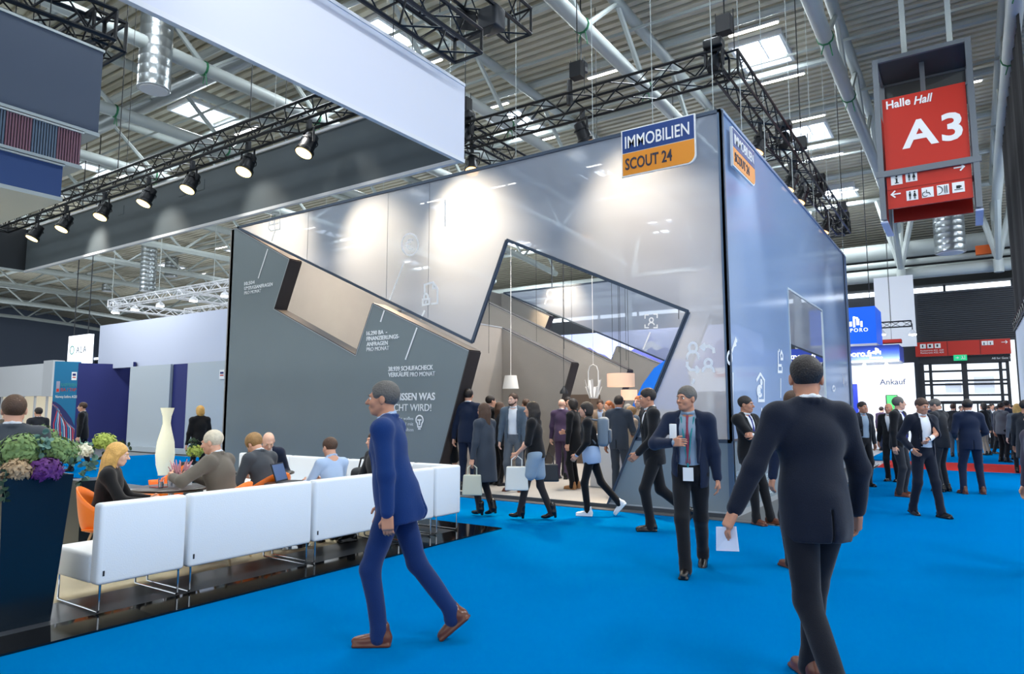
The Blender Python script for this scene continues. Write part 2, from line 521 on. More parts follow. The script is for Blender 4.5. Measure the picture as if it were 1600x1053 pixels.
# red direction band above the doors
sb = wthing('direction_sign', 'long red direction band with white pictograms above the glass entrance doors', 'sign', (-0.3, 43.4, 4.4))
MB().box(-2.45, 43.3, 4.42, 1.78, 43.54, 5.2).build('panel', M_SIGNRED, sb)
MB().box(-0.98, 43.28, 4.42, -0.95, 43.3, 5.2).box(0.47, 43.28, 4.42, 0.5, 43.3, 5.2).build('joint', mat('joint_dark', (120, 30, 22), .6), sb)
for x in (-2.22, -1.88, -1.54): MB().box(x, 43.27, 4.86, x + .27, 43.30, 5.10).build('pictogram', M_SIGNW, sb)
for x in (0.56, 0.82): MB().box(x, 43.27, 4.9, x + .24, 43.30, 5.12).build('pictogram', M_SIGNW, sb)
for x, dx in ((-2.1, .06), (-1.76, .1), (-1.42, .08), (0.66, .04), (.93, .04)):
    MB().box(x - dx / 2, 43.26, 4.92, x + dx / 2, 43.275, 5.05).build('pictogram_mark', M_SIGNK, sb)
strokes('arrow', [[(1.4, 43.3, 5.02), (1.65, 43.3, 5.02)], [(1.57, 43.3, 5.10), (1.65, 43.3, 5.02), (1.57, 43.3, 4.94)]], 0.03, M_SIGNW, sb, lift=0.03)
text('lettering', 'Restaurants A21, A30\nRestaurants A22, A30', (-2.22, 43.28, 4.70), (1, 0, 0), (0, 0, 1), 0.085, M_SIGNW, sb)
text('lettering', 'A8 for Gate 7', (0.95, 43.52, 4.17), (1, 0, 0), (0, 0, 1), 0.10, M_SIGNW, sb)
ex = wthing('exit_sign', 'green lit emergency exit sign hanging under the red band over the doors', 'sign', (-0.4, 43.3, 4.2))
MB().box(-0.72, 43.2, 4.14, -0.12, 43.32, 4.44).build('panel', mat('exit_green', (20, 170, 110), .4, emit=.9), ex)
strokes('pictogram', [[(-.62, 43.19, 4.29), (-.5, 43.19, 4.29)], [(-.55, 43.19, 4.34), (-.5, 43.19, 4.29), (-.55, 43.19, 4.24)], [(-.34, 43.19, 4.38), (-.32, 43.19, 4.28), (-.38, 43.19, 4.2)], [(-.32, 43.19, 4.28), (-.26, 43.19, 4.2)], [(-.22, 43.19, 4.2), (-.22, 43.19, 4.4)]], 0.03, M_SIGNW, ex)

# ================================================================ roof girders, purlins
GX = [6.6, 1.45, -2.75, -7.95, -13.1, -18.3, -23.5, -28.7, -34.5, -41, -48, -56, -65, -75, -86]
glabel = {0: 'right of the hall sign', 1: 'directly beside the red hall sign', 2: 'left of the red hall sign', 3: 'above the front corner of the grey booth', 4: 'above the middle of the booth', 5: 'above the white suspended banner'}
for gi, gx in enumerate(GX):
    far = gx < -32
    g = wthing('roof_girder', 'white tubular steel roof girder %s' % glabel.get(gi, 'over the far left side of the hall'), 'girder', (gx, 16, 12), group='roof girders over the far left' if gi > 5 else 'roof girders over the booths')
    y0, y1 = -10.0, 40.6
    ysn = [y0 + 4.2 * k for k in range(13)]
    ysn = [min(v, y1) for v in ysn]
    top = [(gx, v, roof_z(v) - 0.50) for v in ysn]
    low = 2.3
    bot = [(gx, v, roof_z(v) - low) for v in ysn]
    nn = 6 if far else 10
    MB().tube(top, 0.17, nn).build('top_chord', M_STEEL, g)
    MB().tube(bot, 0.20, nn).build('bottom_chord', M_STEEL, g)
    for k in range(len(ysn) - 1):
        MB().tube([bot[k], (gx, (ysn[k] + ysn[k + 1]) / 2, roof_z(ysn[k]) - .55), bot[k + 1]], 0.085, 6).build('diagonal', M_STEEL, g)
    # side props down to the column heads
    if gi < 6:
        for s_ in (-1, 1):
            MB().tube([(gx + s_ * 0.9, 40.6, roof_z(40.6) - .5), (gx, 40.9, 8.9)], 0.14, 8).build('strut', M_STEEL, g)
        MB().tube([(gx, 37.2, roof_z(37.2) - 2.3), (gx, 40.9, 8.9)], 0.15, 8).build('strut', M_STEEL, g)
        MB().tube([(gx, 43.2, roof_z(43.2) - .5), (gx, 40.9, 8.9)], 0.14, 8).build('strut', M_STEEL, g)
        MB().tube([(gx, 40.9, 8.95), (gx, 40.9, 8.3 if gx in (1.45, -2.75) else 0)], 0.22, 10).build('column', M_STEEL, g)
    # green straps
    if -30 < gx < 3:
        for v in (10.9, 15.1, 19.3, 23.5):
            st = MB(); st.lathe([(0.225, -.03), (0.225, .03)], (gx, v, roof_z(v) - low), 10, (0, 1, 0))
            st.tube([(gx + .1, v, roof_z(v) - low - .15), (gx + .16, v + .02, roof_z(v) - low - .55)], 0.015, 5)
            st.tube([(gx - .05, v + .05, roof_z(v) - low - .2), (gx - .12, v + .06, roof_z(v) - low - .42)], 0.015, 5)
            st.build('strap', M_GREEN, g)
pur = [4.4 + 4.05 * k for k in range(-2, 9)] + [40.9]
for i, v in enumerate(pur):
    z = roof_z(v) - 0.32
    o = MB().tube([(-96, v, z), (24, v, z)], 0.13, 8).build('purlin', M_STEEL)
    tag(o, 'long white tubular purlin running crosswise under the ribbed roof', 'beam', 'tubular purlins under the roof')
# thin service rails under the purlins
for i, (v, dz) in enumerate(((14.6, .75), (18.6, .7), (22.9, .7), (27.0, .7), (33.0, .8))):
    o = MB().bar((-60, v, roof_z(v) - dz), (20, v, roof_z(v) - dz), 0.05, 0.08).build('cable_rail', M_STEEL2)
    tag(o, 'thin grey cable rail hung crosswise below the roof purlins', 'rail', 'cable rails under the roof')
# fluorescent battens, one per bay
fix = thing('ceiling_light', 'slim fluorescent light batten under the ribbed roof', 'ceiling light', (0, 0, 0), 0, 'fluorescent battens under the roof')
MB().box(-.8, -.07, 0.03, .8, .07, 0.13).build('housing', M_WHITEP, fix)
MB().box(-.76, -.055, 0, .76, .055, 0.03).build('tube', M_TUBE, fix)
first = True
for sx in SKY_X + [0.0, 4.8, -10.5, -20.7]:
    for v in (-7.2, -3.0, 1.2, 5.3, 9.6, 13.4, 17.4, 21.5, 25.5, 29.7, 34.3, 39.3):
        if sx == -20.7 and v < 12: continue
        if sx in (0.0, 4.8, -10.5, -20.7) and v not in (13.4, 21.5, 29.7): continue
        o = fix if first else copy_tree(fix); first = False
        o.location = (sx + .2, v, roof_z(v) - 0.24)
# air ducts
def duct(x, y, zt, zb, r, label, grp=None):
    d = wthing('air_duct', label, 'duct', (x, y, zb), grp)
    prof = []
    h = zb
    while h < zt:
        prof += [(r, h), (r * 1.015, h + .02), (r, h + .04)]; h += 0.28
    prof.append((r, zt))
    MB().lathe(prof, (x, y, 0), 20).build('pipe', M_ZINC, d)
    MB().lathe([(r * .1, zb - .03), (r * .86, zb - .03), (r * .86, zb + .01)], (x, y, 0), 20).build('outlet', M_WHITEP, d)
    return d
p = at_z(240, 140, 10.4)
duct(p.x, p.y, 13.95, 10.4, 0.42, 'short vertical spiral duct hanging at the upper left over the lounge truss')
p = at_y(1485, 395, 37.0)
duct(p.x, p.y, 13.6, p.z, 0.62, 'wide vertical spiral duct hanging behind the red hall sign')
for (px, py, yy) in ((230, 455, 24.0), (168, 455, 33), (20, 475, 36.0), (267, 432, 30)):
    p = at_y(px, py, yy)
    if p.x < -90: continue
    duct(p.x, p.y, roof_z(yy) + .05, p.z, 0.5, 'vertical spiral duct in the far left roof', 'far ducts')
d = wthing('air_duct', 'long horizontal spiral duct below the upper left roof', 'duct', (-20, 12, 12.2))
MB().tube([(-30, 12.3, 12.6), (-14.2, 12.3, 12.6)], 0.30, 14).build('pipe', M_ZINC, d)
for k, (yy, zz, r, lb) in enumerate(((42.6, 10.3, .45, 'thick'), (42.2, 9.5, .16, 'thin upper'), (42.0, 9.05, .14, 'thin lower'), (41.6, 8.75, .3, 'pale lowest'))):
    d = MB().tube([(-40, yy, zz), (20, yy, zz)], r, 10).build('service_pipe', M_STEEL)
    tag(d, '%s horizontal service pipe high on the far wall above the dark cladding' % lb, 'pipe')
o = MB().box(0.55, 41.0, 9.3, 1.2, 41.3, 9.75).build('heater_box', mat('orange_box', (215, 95, 30), .5))
tag(o, 'small orange box fixed to the service pipes right of the duct', 'box')
o = MB().box(-3.9, 39.3, 4.7, -2.15, 39.5, 8.3).build('wall_panel_white', M_WHITE)
tag(o, 'tall white panel left of the dark cladding above the stands', 'panel')

# ================================================================ truss builders
def truss_mesh(mb, a, b, w, h, tube=0.025, br=0.012, bay=None, n=6, up=(0, 0, 1)):
    """box truss from a to b (centre line), section w x h"""
    a = Vector(a); b = Vector(b); d = (b - a); L = d.length; d.normalize()
    u = Vector(up); r = d.cross(u).normalized(); u = r.cross(d).normalized()
    cs = [r * (i * w / 2) + u * (j * h / 2) for i, j in ((-1, -1), (1, -1), (1, 1), (-1, 1))]
    for c in cs: mb.tube([a + c, b + c], tube, n)
    k = max(2, int(round(L / (bay or h * 1.1))))
    for f in range(4):
        c0, c1 = cs[f], cs[(f + 1) % 4]
        for i in range(k):
            p = a + d * (L * i / k); q = a + d * (L * (i + 1) / k)
            s0, s1 = (c0, c1) if i % 2 == 0 else (c1, c0)
            mb.tube([p + s0, q + s1], br, 4, cap=False)
    for e in (a, b):
        for f in range(4): mb.tube([e + cs[f], e + cs[(f + 1) % 4]], tube * .8, 5)
def cable(mb, a, top=None, r=0.009):
    a = Vector(a)
    mb.tube([a, (a.x, a.y, top if top is not None else roof_z(a.y) - .3)], r, 4)

# big rectangular lighting truss above the grey booth
T = wthing('lighting_truss', 'black rectangular lighting truss hanging above the grey booth', 'truss', (-5.8, 17, 7.3))
TZ = 7.42
tc = [(-3.15, 11.2), (-8.75, 11.2), (-8.75, 23.9), (-3.15, 23.9)]
for k in range(4):
    m = MB(); a = tc[k]; b = tc[(k + 1) % 4]
    truss_mesh(m, (a[0], a[1], TZ), (b[0], b[1], TZ), 0.40, 0.40, 0.027, 0.013, 0.42)
    m.build('truss_segment', M_BLACK, T)
for yy in (15.6, 19.8):
    m = MB(); truss_mesh(m, (-3.3, yy, TZ - .05), (-8.6, yy, TZ - .05), 0.30, 0.30, 0.022, 0.011, 0.36); m.build('truss_segment', M_BLACK, T)
for (x, y) in tc + [(-3.15, 17.5), (-8.75, 17.5), (-6, 11.2)]:
    m = MB(); cable(m, (x, y, TZ + .9), r=.012); cable(m, (x - .15, y, TZ + .2), TZ + .95); cable(m, (x + .15, y, TZ + .2), TZ + .95)
    m.box(x - .12, y - .1, TZ + .55, x + .12, y + .1, TZ + .85)
    m.lathe([(.06, 0), (.07, .1), (.05, .5)], (x - .17, y, TZ + .05), 8)
    m.build('chain_hoist', M_BLACK, T)

# lounge truss with its row of lit spots
T = wthing('lighting_truss', 'long black truss with a row of lit spotlights in front of the dark suspended fascia', 'truss', (-11.5, 6.0, 6.0))
m = MB(); truss_mesh(m, (-18.2, 6.15, 5.78), (-5.6, 6.15, 5.78), 0.29, 0.29, 0.024, 0.011, 0.30); m.build('truss_segment', M_BLACK, T)
m = MB(); truss_mesh(m, (-5.6, 6.0, 5.78), (-5.6, -2.0, 5.78), 0.29, 0.29, 0.024, 0.011, 0.30); m.build('truss_segment', M_BLACK, T)
for x in (-17, -13, -9, -6): m = MB(); cable(m, (x, 6.15, 5.9)); m.build('hanging_cable', M_DARK, T)
T = wthing('lighting_truss', 'black truss end just above the white suspended banner', 'truss', (-5.0, 5, 6.2))
m = MB(); truss_mesh(m, (-5.0, 6.45, 6.12), (-5.0, -1.0, 6.12), 0.42, 0.30, 0.027, 0.013, 0.34); m.build('truss_segment', M_BLACK, T)
for y in (5.9, 3.0): m = MB(); cable(m, (-5.0, y, 6.3)); m.build('hanging_cable', M_DARK, T)
T = wthing('lighting_truss', 'short black truss with a barn-door light at the top edge right of the white banner', 'truss', (-4.6, 6.3, 7.2))
pa = at_z(812, 40, 7.3); pb = at_z(690, -60, 7.3)
m = MB(); truss_mesh(m, pa, pb, 0.40, 0.40, 0.027, 0.013, 0.36); m.build('truss_segment', M_BLACK, T)
m = MB(); cable(m, pa + Vector((-.3, -.3, .2))); cable(m, pa); m.build('hanging_cable', M_DARK, T)
T = wthing('lighting_truss', 'black truss corner above the dark stepped banners at the upper left', 'truss', (-9.3, 3.4, 6.4))
pa = at_z(172, 48, 6.5); pb = at_z(-60, -40, 6.5); pc = at_z(110, -30, 6.5)
m = MB(); truss_mesh(m, pa, pb, 0.40, 0.40, 0.03, 0.014, 0.34); m.build('truss_segment', M_BLACK, T)
m = MB(); truss_mesh(m, pa, pa + Vector((-4, 0, 0)), 0.40, 0.40, 0.03, 0.014, 0.34); m.build('truss_segment', M_BLACK, T)
m = MB(); cable(m, pa + Vector((-.2, 0, 0))); m.build('hanging_cable', M_DARK, T)

# ================================================================ spotlights
def spotlight(name, label, group, lit, lens_col=(255, 226, 150)):
    """origin at the truss clamp; head hangs below and points down/forward (-Y)"""
    t = thing(name, label, 'spotlight', (0, 0, 0), 0, group)
    MB().box(-.03, -.03, -.10, .03, .03, .05).build('clamp', M_DARK, t)
    y = MB(); y.bar((-.13, 0, -.10), (.13, 0, -.10), .03, .012); y.bar((-.13, 0, -.10), (-.13, 0, -.30), .03, .012, (1, 0, 0)); y.bar((.13, 0, -.10), (.13, 0, -.30), .03, .012, (1, 0, 0))
    y.build('yoke', M_BLACK, t)
    ax = Vector((0, -.45, -1)).normalized()
    h = MB(); h.lathe([(.04, -.16), (.09, -.14), (.105, 0), (.11, .10), (.135, .12), (.135, .17), (.12, .17)], (0, 0, -.30), 16, ax, cap=True)
    h.lathe([(.115, -.05), (.125, -.05), (.125, -.035), (.115, -.035)], (0, 0, -.30), 12, ax, cap=False)
    h.build('lamp_head', M_BLACK, t)
    l = MB(); l.lathe([(.001, .172), (.115, .172), (.115, .18), (.001, .18)], (0, 0, -.30), 16, ax, cap=False)
    l.build('lens', mat('lit_lens_' + name, lens_col, .3, emit=4.5 if lit else 0.0), t)
    return t
sp = spotlight('spotlight', 'lit black spotlight', 'lit spotlights along the lounge truss', True)
ords = ['leftmost', 'second from the left', 'third from the left', 'fourth from the left', 'fifth from the left', 'sixth from the left', 'seventh and rightmost']
for k, (px, py) in enumerate(((57, 340), (103, 322), (163, 300), (231, 285), (299, 262), (386, 236), (481, 204))):
    o = sp if k == 0 else copy_tree(sp)
    p = at_y(px, py - 4, 6.1)
    place(o, (p.x, 6.12, 5.62 + 0.0), 0.15 * (k % 3 - 1), '%s of the lit spotlights hanging on the lounge truss' % ords[k], None)
    o['group'] = 'lit spotlights along the lounge truss'
# dark profile lights on the booth truss
s2 = spotlight('stage_light', 'x', 'stage lights on the booth truss', True, (255, 190, 120))
first = True
def stage(loc, rz, label, sc_=1.25):
    global first
    o = s2 if first else copy_tree(s2); first = False
    place(o, loc, rz, label); o.scale = (sc_, sc_, sc_)
stage((-5.9, 11.2, TZ - .18), 2.6, 'black stage light hanging from the front truss behind the top edge of the booth')
stage((-8.7, 11.4, TZ - .18), 0.6, 'black stage light at the left corner of the booth truss beside the white banner')
stage((-3.2, 13.6, TZ - .18), -1.2, 'stage light nearest the corner on the right side truss of the booth')
stage((-3.2, 16.4, TZ - .18), -1.2, 'stage light in the middle of the right side truss of the booth')
stage((-3.2, 17.6, TZ - .18), -1.0, 'stage light just behind the middle one on the right side truss')
stage((-3.2, 21.0, TZ - .18), -1.2, 'stage light near the far end of the right side truss of the booth')
stage((-8.7, 17.0, TZ - .18), -1.7, 'stage light on the inner left truss seen through the booth opening', 1.7)
# moving-head fixtures standing on the truss
def moving_head(loc, label, s=1.0, rz=0.0):
    t = thing('moving_head_light', label, 'stage light', loc, rz, 'moving heads on the trusses')
    MB().rbox(-.17, -.12, 0, .17, .12, .16, .03).build('base', M_BLACK, t)
    MB().bar((-.16, 0, .05), (.16, 0, .05), .1, .04).bar((-.15, 0, .05), (-.15, 0, -.32), .1, .04).bar((.15, 0, .05), (.15, 0, -.32), .1, .04).build('arm', M_BLACK, t)
    MB().lathe([(.05, -.22), (.1, -.18), (.12, 0), (.1, .2)], (0, 0, -.26), 14, (0, -.6, -1)).build('lamp_head', M_BLACK, t)
    t.scale = (s, s, s); return t
moving_head((-3.3, 11.05, TZ + .25), 'black hoist motor light on the front right corner of the booth truss', .95)
moving_head((-8.65, 11.1, TZ + .30), 'black moving head on the left corner of the booth truss', 1.1)
moving_head((-3.1, 15.3, TZ + .28), 'black moving head on the right side truss, nearer the corner', 1.0)
moving_head((-3.1, 19.4, TZ + .28), 'black moving head on the right side truss, farther back', 1.0)
moving_head((-3.1, 23.7, TZ + .28), 'black moving head at the far end of the right side truss', 1.0)
# barn-door light at the top
t = wthing('barn_door_light', 'black barn-door floodlight hanging at the top edge beside the white banner', 'stage light', at_z(768, 40, 6.9))
c = at_z(768, 38, 6.9)
MB().rbox(c.x - .16, c.y - .12, c.z - .1, c.x + .16, c.y + .12, c.z + .22, .03).build('lamp_body', M_DARK, t)
MB().prism([c + Vector((-.18, -.12, -.1)), c + Vector((.12, -.12, -.1)), c + Vector((.18, -.30, -.34)), c + Vector((-.22, -.30, -.34))], (0, .008, .004)).build('barn_door', M_BLACK, t)
MB().prism([c + Vector((-.18, -.12, .18)), c + Vector((-.18, -.12, -.1)), c + Vector((-.42, -.26, -.06)), c + Vector((-.42, -.26, .26))], (.008, 0, 0)).build('barn_door', M_BLACK, t)
MB().box(c.x - .02, c.y - .02, c.z + .2, c.x + .02, c.y + .02, 7.35).build('yoke', M_BLACK, t)
t = wthing('projector', 'small black device hanging from the roof between two purlins above the booth', 'projector', at_z(908, 106, 11.5))
c = at_z(908, 106, 11.5)
MB().rbox(c.x - .16, c.y - .16, c.z - .16, c.x + .16, c.y + .16, c.z + .16, .04).build('body', M_DARK, t)
m = MB(); cable(m, c, r=.02); m.build('hanging_cable', M_DARK, t)

# ================================================================ hall sign A3
SY = 18.0
S = wthing('hall_sign', 'red hanging hall sign reading Halle Hall A3 in a grey steel frame', 'sign', (-0.6, SY + .5, 6.3))
def sgn(px, py, dy=0.0): return at_y(px, py, SY + dy)
xl, xr = sgn(1378, 157).x, sgn(1508, 128).x
zt, zb = sgn(1443, 142).z, sgn(1452, 318).z
M_GREYF = mat('sign_frame_grey', (112, 118, 124), 0.4, 0.3)
MB().box(xl, SY, zb, xr, SY + .06, zt).build('front_panel', M_SIGNRED, S)
MB().box(xl, SY + 1.4, zb, xr, SY + 1.46, zt).build('back_panel', M_SIGNRED, S)
MB().box(xl - .13, SY + .1, zb, xl - .10, SY + 1.36, zt - .1).build('side_panel', M_SIGNRED, S)
MB().box(xr + .10, SY + .1, zb, xr + .13, SY + 1.36, zt - .1).build('side_panel', M_SIGNRED, S)
f = MB()
for x in (xl - .10, xr + .10):
    for y in (SY - .03, SY + 1.48):
        f.box(x - .06, y - .04, zb - .25, x + .06, y + .06, zt + 1.0)
zm = sgn(1450, 262).z
for y in (SY - .08, SY + 1.45):
    f.box(xl - .2, y, zm - .07, xr + .2, y + .08, zm + .07)
    f.box(xl - .16, y + .03, zt + .92, xr + .16, y + .11, zt + 1.02)
for x in (xl - .12, xr + .06):
    f.box(x, SY, zm - .05, x + .06, SY + 1.5, zm + .05); f.box(x, SY, zt + .92, x + .06, SY + 1.5, zt + 1.0); f.box(x, SY, zb - .25, x + .06, SY + 1.5, zb - .15)
f.box((xl + xr) / 2 - .05, SY + .6, zt + .1, (xl + xr) / 2 + .05, SY + .7, zt + 1.0)
f.box(xl - .1, SY + 1.4, zt + .5, xr + .1, SY + 1.46, zt + .56)
f.build('frame', M_GREYF, S)
MB().box(xl - .1, SY, zt + .98, xr + .1, SY + 1.5, zt + 1.01).build('top_grating', mat('sign_grating', (70, 74, 74), .7), S)
MB().box(xl - .1, SY + 1.5, zt + .05, xr + .1, SY + 1.52, zt + .95).build('back_grating', mat('sign_grating', (70, 74, 74), .7), S)
MB().box(xl - .17, SY - .02, zb - .32, xl - .02, SY + 1.5, zb - .28).box(xr + .02, SY - .02, zb - .32, xr + .17, SY + 1.5, zb - .28).build('lower_rail', mat('pale_rail', (190, 200, 225), .4), S)
m = MB()
for x in ((xl + xr) / 2 - .35, (xl + xr) / 2 + .6): m.box(x - .06, SY + .7, zt + 1.0, x + .06, SY + .8, roof_z(SY) - .2)
m.build('hanger', M_STEEL, S)
def st(px, py): v = sgn(px, py); return Vector((v.x, SY - .006, v.z))
text('lettering', 'Halle', st(1385, 171), (1, 0, 0), (0, 0, 1), .19, M_SIGNW, S, bold=.03, width=.50)
text('lettering', 'Hall', st(1428, 163.5), (1, 0, 0), (0, 0, 1), .19, M_SIGNW, S, bold=.03, shear=.25, width=.38)
text('lettering', 'A3', st(1410, 232), (1, 0, 0), (0, 0, 1), .62, M_SIGNW, S, bold=.035, width=1.20, spacing=1.12)
def signbox(px, py, w=.235):
    c = st(px, py); MB().box(c.x - w / 2, SY - .012, c.z - w / 2, c.x + w / 2, SY, c.z + w / 2).build('pictogram', M_SIGNW, S); return c
def man(c, dx, skirt=False):
    m = MB(); x = c.x + dx; y = SY - .018
    m.lathe([(.001, 0), (.018, 0), (.018, .006), (.001, .006)], (x, y, c.z + .075), 10, (0, -1, 0), cap=False)
    if skirt: m.prism([(x - .012, y, c.z + .05), (x + .012, y, c.z + .05), (x + .035, y, c.z - .03), (x - .035, y, c.z - .03)], (0, .006, 0))
    else: m.box(x - .022, y, c.z - .02, x + .022, y + .006, c.z + .05)
    m.box(x - .016, y, c.z - .09, x - .004, y + .006, c.z - .02); m.box(x + .004, y, c.z - .09, x + .016, y + .006, c.z - .02)
    return m
def pict(m): m.build('pictogram_mark', M_SIGNK, S)
c = signbox(1401, 281); m = MB(); m.lathe([(.001, 0), (.022, 0), (.022, .006), (.001, .006)], (c.x, SY - .018, c.z + .07), 10, (0, -1, 0), cap=False); m.box(c.x - .018, SY - .018, c.z - .07, c.x + .018, SY - .012, c.z + .035); m.box(c.x - .04, SY - .018, c.z - .09, c.x + .04, SY - .012, c.z - .07); m.box(c.x - .035, SY - .018, c.z + .02, c.x, SY - .012, c.z + .035); pict(m)
c = signbox(1424, 276); pict(man(c, -.045)); pict(man(c, .05, True))
c = signbox(1425.5, 305); pict(man(c, -.045)); pict(man(c, .05, True))
c = signbox(1449.5, 300.5)
strokes('pictogram_mark', [[c + Vector((-.02, 0, .06)), c + Vector((-.02, 0, -.01)), c + Vector((.03, 0, -.01)), c + Vector((.05, 0, -.07))], [c + Vector((-.05 + .055 * math.cos(a * .7), 0, -.04 + .055 * math.sin(a * .7))) for a in range(2, 9)]], .014, M_SIGNK, S, lift=.018)
c = signbox(1473.5, 296.5)
strokes('pictogram_mark', [[c + Vector((-.1 + .09 * math.cos(a * .3), 0, .09 * math.sin(a * .3))) for a in range(-5, 6)], [c + Vector((.035, 0, .09)), c + Vector((.035, 0, -.09))], [c + Vector((.075, 0, .09)), c + Vector((.075, 0, -.09))]], .014, M_SIGNK, S, lift=.018)
c = signbox(1497.5, 292.5); m = MB(); m.box(c.x - .04, SY - .018, c.z - .03, c.x + .035, SY - .012, c.z + .04); m.box(c.x - .08, SY - .018, c.z - .06, c.x + .08, SY - .012, c.z - .045); m.box(c.x + .03, SY - .018, c.z - .005, c.x + .06, SY - .012, c.z + .03); pict(m)
a = st(1490, 263); strokes('arrow', [[a, a + Vector((.2, 0, 0))], [a + Vector((.12, 0, .08)), a + Vector((.2, 0, 0)), a + Vector((.12, 0, -.08))]], .03, M_SIGNW, S)
a = st(1393, 304.5); strokes('arrow', [[a, a + Vector((.19, 0, 0))], [a + Vector((.08, 0, .08)), a, a + Vector((.08, 0, -.08))]], .03, M_SIGNW, S)
a = st(1384, 296); b = st(1516, 280); strokes('seam', [[Vector((xl, SY, (a.z + b.z) / 2)), Vector((xr, SY, (a.z + b.z) / 2))]], .008, mat('joint_dark', (120, 30, 22), .6), S)
# ================================================================ the grey booth
BY, BX, BB, BL, BH = 10.25, -2.98, 22.6, -15.57, 6.22
M_SCREEN = screen_mat('gauze_screen', (150, 160, 176), 0.16, 0.52, 0.9)
M_SIDE = screen_mat('gauze_side_bluelit', (142, 170, 212), 0.08, 0.35, 0.7, 0.14)  # same gauze as the front, bluish hall light and reflection put into its colour
M_FELT = mat('grey_felt_wall', (122, 133, 138), 0.85, bump=0.5, bscale=160, var=0.05, vscale=1.2)
M_INNER = mat('warm_grey_inner_wall', (150, 147, 143), 0.85, bump=0.4, bscale=60, var=0.06, vscale=2.5)
M_REVEAL = mat('dark_brown_reveal', (48, 42, 42), 0.6)
M_EDGE = mat('dark_blue_grey_profile', (62, 76, 94), 0.4, 0.3)
M_EDGEL = mat('light_profile', (176, 182, 188), 0.4, 0.3)
M_BASE = mat('booth_base_grey', (128, 140, 148), 0.75, bump=0.3, bscale=160)
M_PRINT = mat('white_print', (235, 238, 242), 0.6, emit=0.0)
M_PRINT2 = mat('soft_white_print', (205, 212, 218), 0.6)
B = wthing('exhibition_booth', 'large grey exhibition booth with gauze screens and slanted zigzag openings', 'booth', (BX - 6, BY + 6, 0))

# raised floor with its dark plinth
fl = MB().box(BL, BY - .02, 0.0, BX, BB, 0.07).build('platform', mat('booth_floor', (176, 170, 162), 0.6, var=0.08, vscale=5), B)
MB().box(BL, BY - .06, 0.0, BX - .02, BY - .02, 0.07).build('plinth', M_GREYC, B)
MB().box(BX, BY - .05, 0.0, BX + .62, BB, 0.012).build('side_floor', mat('side_floor_grey', (95, 96, 96), 0.35), B)
MB().box(-16.1, BY - .27, 0.0, BX + .62, BY - .06, 0.012).build('front_floor', mat('side_floor_grey', (95, 96, 96), 0.35), B)

P_WALL = [(BL, 0.0), (BL, 6.18), (-15.37, 6.18), (-13.24, 5.12), (-13.75, 3.97), (-10.92, 2.73), (-10.44, 3.81), (-7.87, 2.69), (-8.72, 0.0)]
P_WALL2 = [(BL, 0.0), (BL, 6.18), (-15.37, 6.18), (-8.07, 2.69), (-8.92, 0.0)]
P_WALLC = [(-9.95, 0.0), (-9.95, 3.66), (-7.93, 2.69), (-8.78, 0.0)]
def slab(poly, y, t, m, name='wall_panel', z0=0.07, reveal=None, faceback=True):
    pts = [Vector((x, y, max(z, z0))) for x, z in poly]
    o = MB().prism(pts, (0, t, 0)).build(name, m, B)
    # reveals: dark skin on the cut edges (all edges except floor and left end)
    r = MB(); n = len(poly)
    for i in range(n):
        a, b = poly[i], poly[(i + 1) % n]
        if a[1] <= 0.01 and b[1] <= 0.01: continue
        if a[0] <= BL + .01 and b[0] <= BL + .01: continue
        A = Vector((a[0], y + t / 2, max(a[1], z0))); Bv = Vector((b[0], y + t / 2, max(b[1], z0)))
        d = (Bv - A).normalized(); nr = Vector((d.z, 0, -d.x))   # polygon runs clockwise seen from the front, so the outside is to the left
        nr = Vector((-d.z, 0, d.x))
        steep = abs(d.z) > 0.7
        off = nr * 0.012
        r.bar(A + off, Bv + off, t + 0.012, 0.024, up=nr)
    r.build('edge_reveal', reveal or M_REVEAL, o)
    # pale front bead
    e = MB()
    for i in range(n):
        a, b = poly[i], poly[(i + 1) % n]
        if a[1] <= 0.01 or b[1] <= 0.01 or (a[0] <= BL + .01 and b[0] <= BL + .01): continue
        e.bar((a[0], y - .004, a[1]), (b[0], y - .004, b[1]), 0.012, 0.012)
    e.build('edge_bead', M_EDGEL, o)
    return o
W1 = slab(P_WALL, BY, 0.35, M_FELT)
slab(P_WALLC, 14.35, 0.35, M_INNER)
slab(P_WALL2, 17.88, 0.35, M_INNER)
slab(P_WALL, BB - .35, 0.35, M_INNER)
# inner skin of the first wall, side wall on the left, partition behind the first wall
MB().box(BL - .04, BY, 0.0, BL + .1, BB, 6.18).build('left_wall', M_INNER, B)
o = MB().box(-10.05, BY + .35, 0.07, -9.95, 14.35, 3.66).build('partition', M_INNER, B)
MB().box(-10.06, BY + .35, 3.66, -9.94, 14.35, 3.69).build('edge_bead', M_EDGEL, o)
MB().box(-9.9, 17.2, 0.07, -8.9, 17.8, 2.0).build('cupboard', mat('brown_cupboard', (92, 78, 68), .6), B)

# front and rear gauze screens
P_SCR = [(-15.32, 6.20), (BX, 6.20), (BX, 1.12), (-4.50, 1.12), (-3.59, 3.10), (-7.0, 4.71), (-7.79, 2.85)]
def gauze(poly, y, name, m):
    o = MB().add([(x, y, z) for x, z in poly], [tuple(range(len(poly)))]).build(name, m, B)   # stretched gauze: a single sheet
    f = MB(); n = len(poly)
    for i in range(n):
        a, b = poly[i], poly[(i + 1) % n]
        f.bar((a[0], y, a[1]), (b[0], y, b[1]), 0.05, 0.055)
    f.build('screen_frame', M_EDGE, o)
    return o
F = gauze(P_SCR, BY - .0, 'front_screen', M_SCREEN)
R = gauze(P_SCR, BB - .4, 'rear_screen', M_SCREEN)
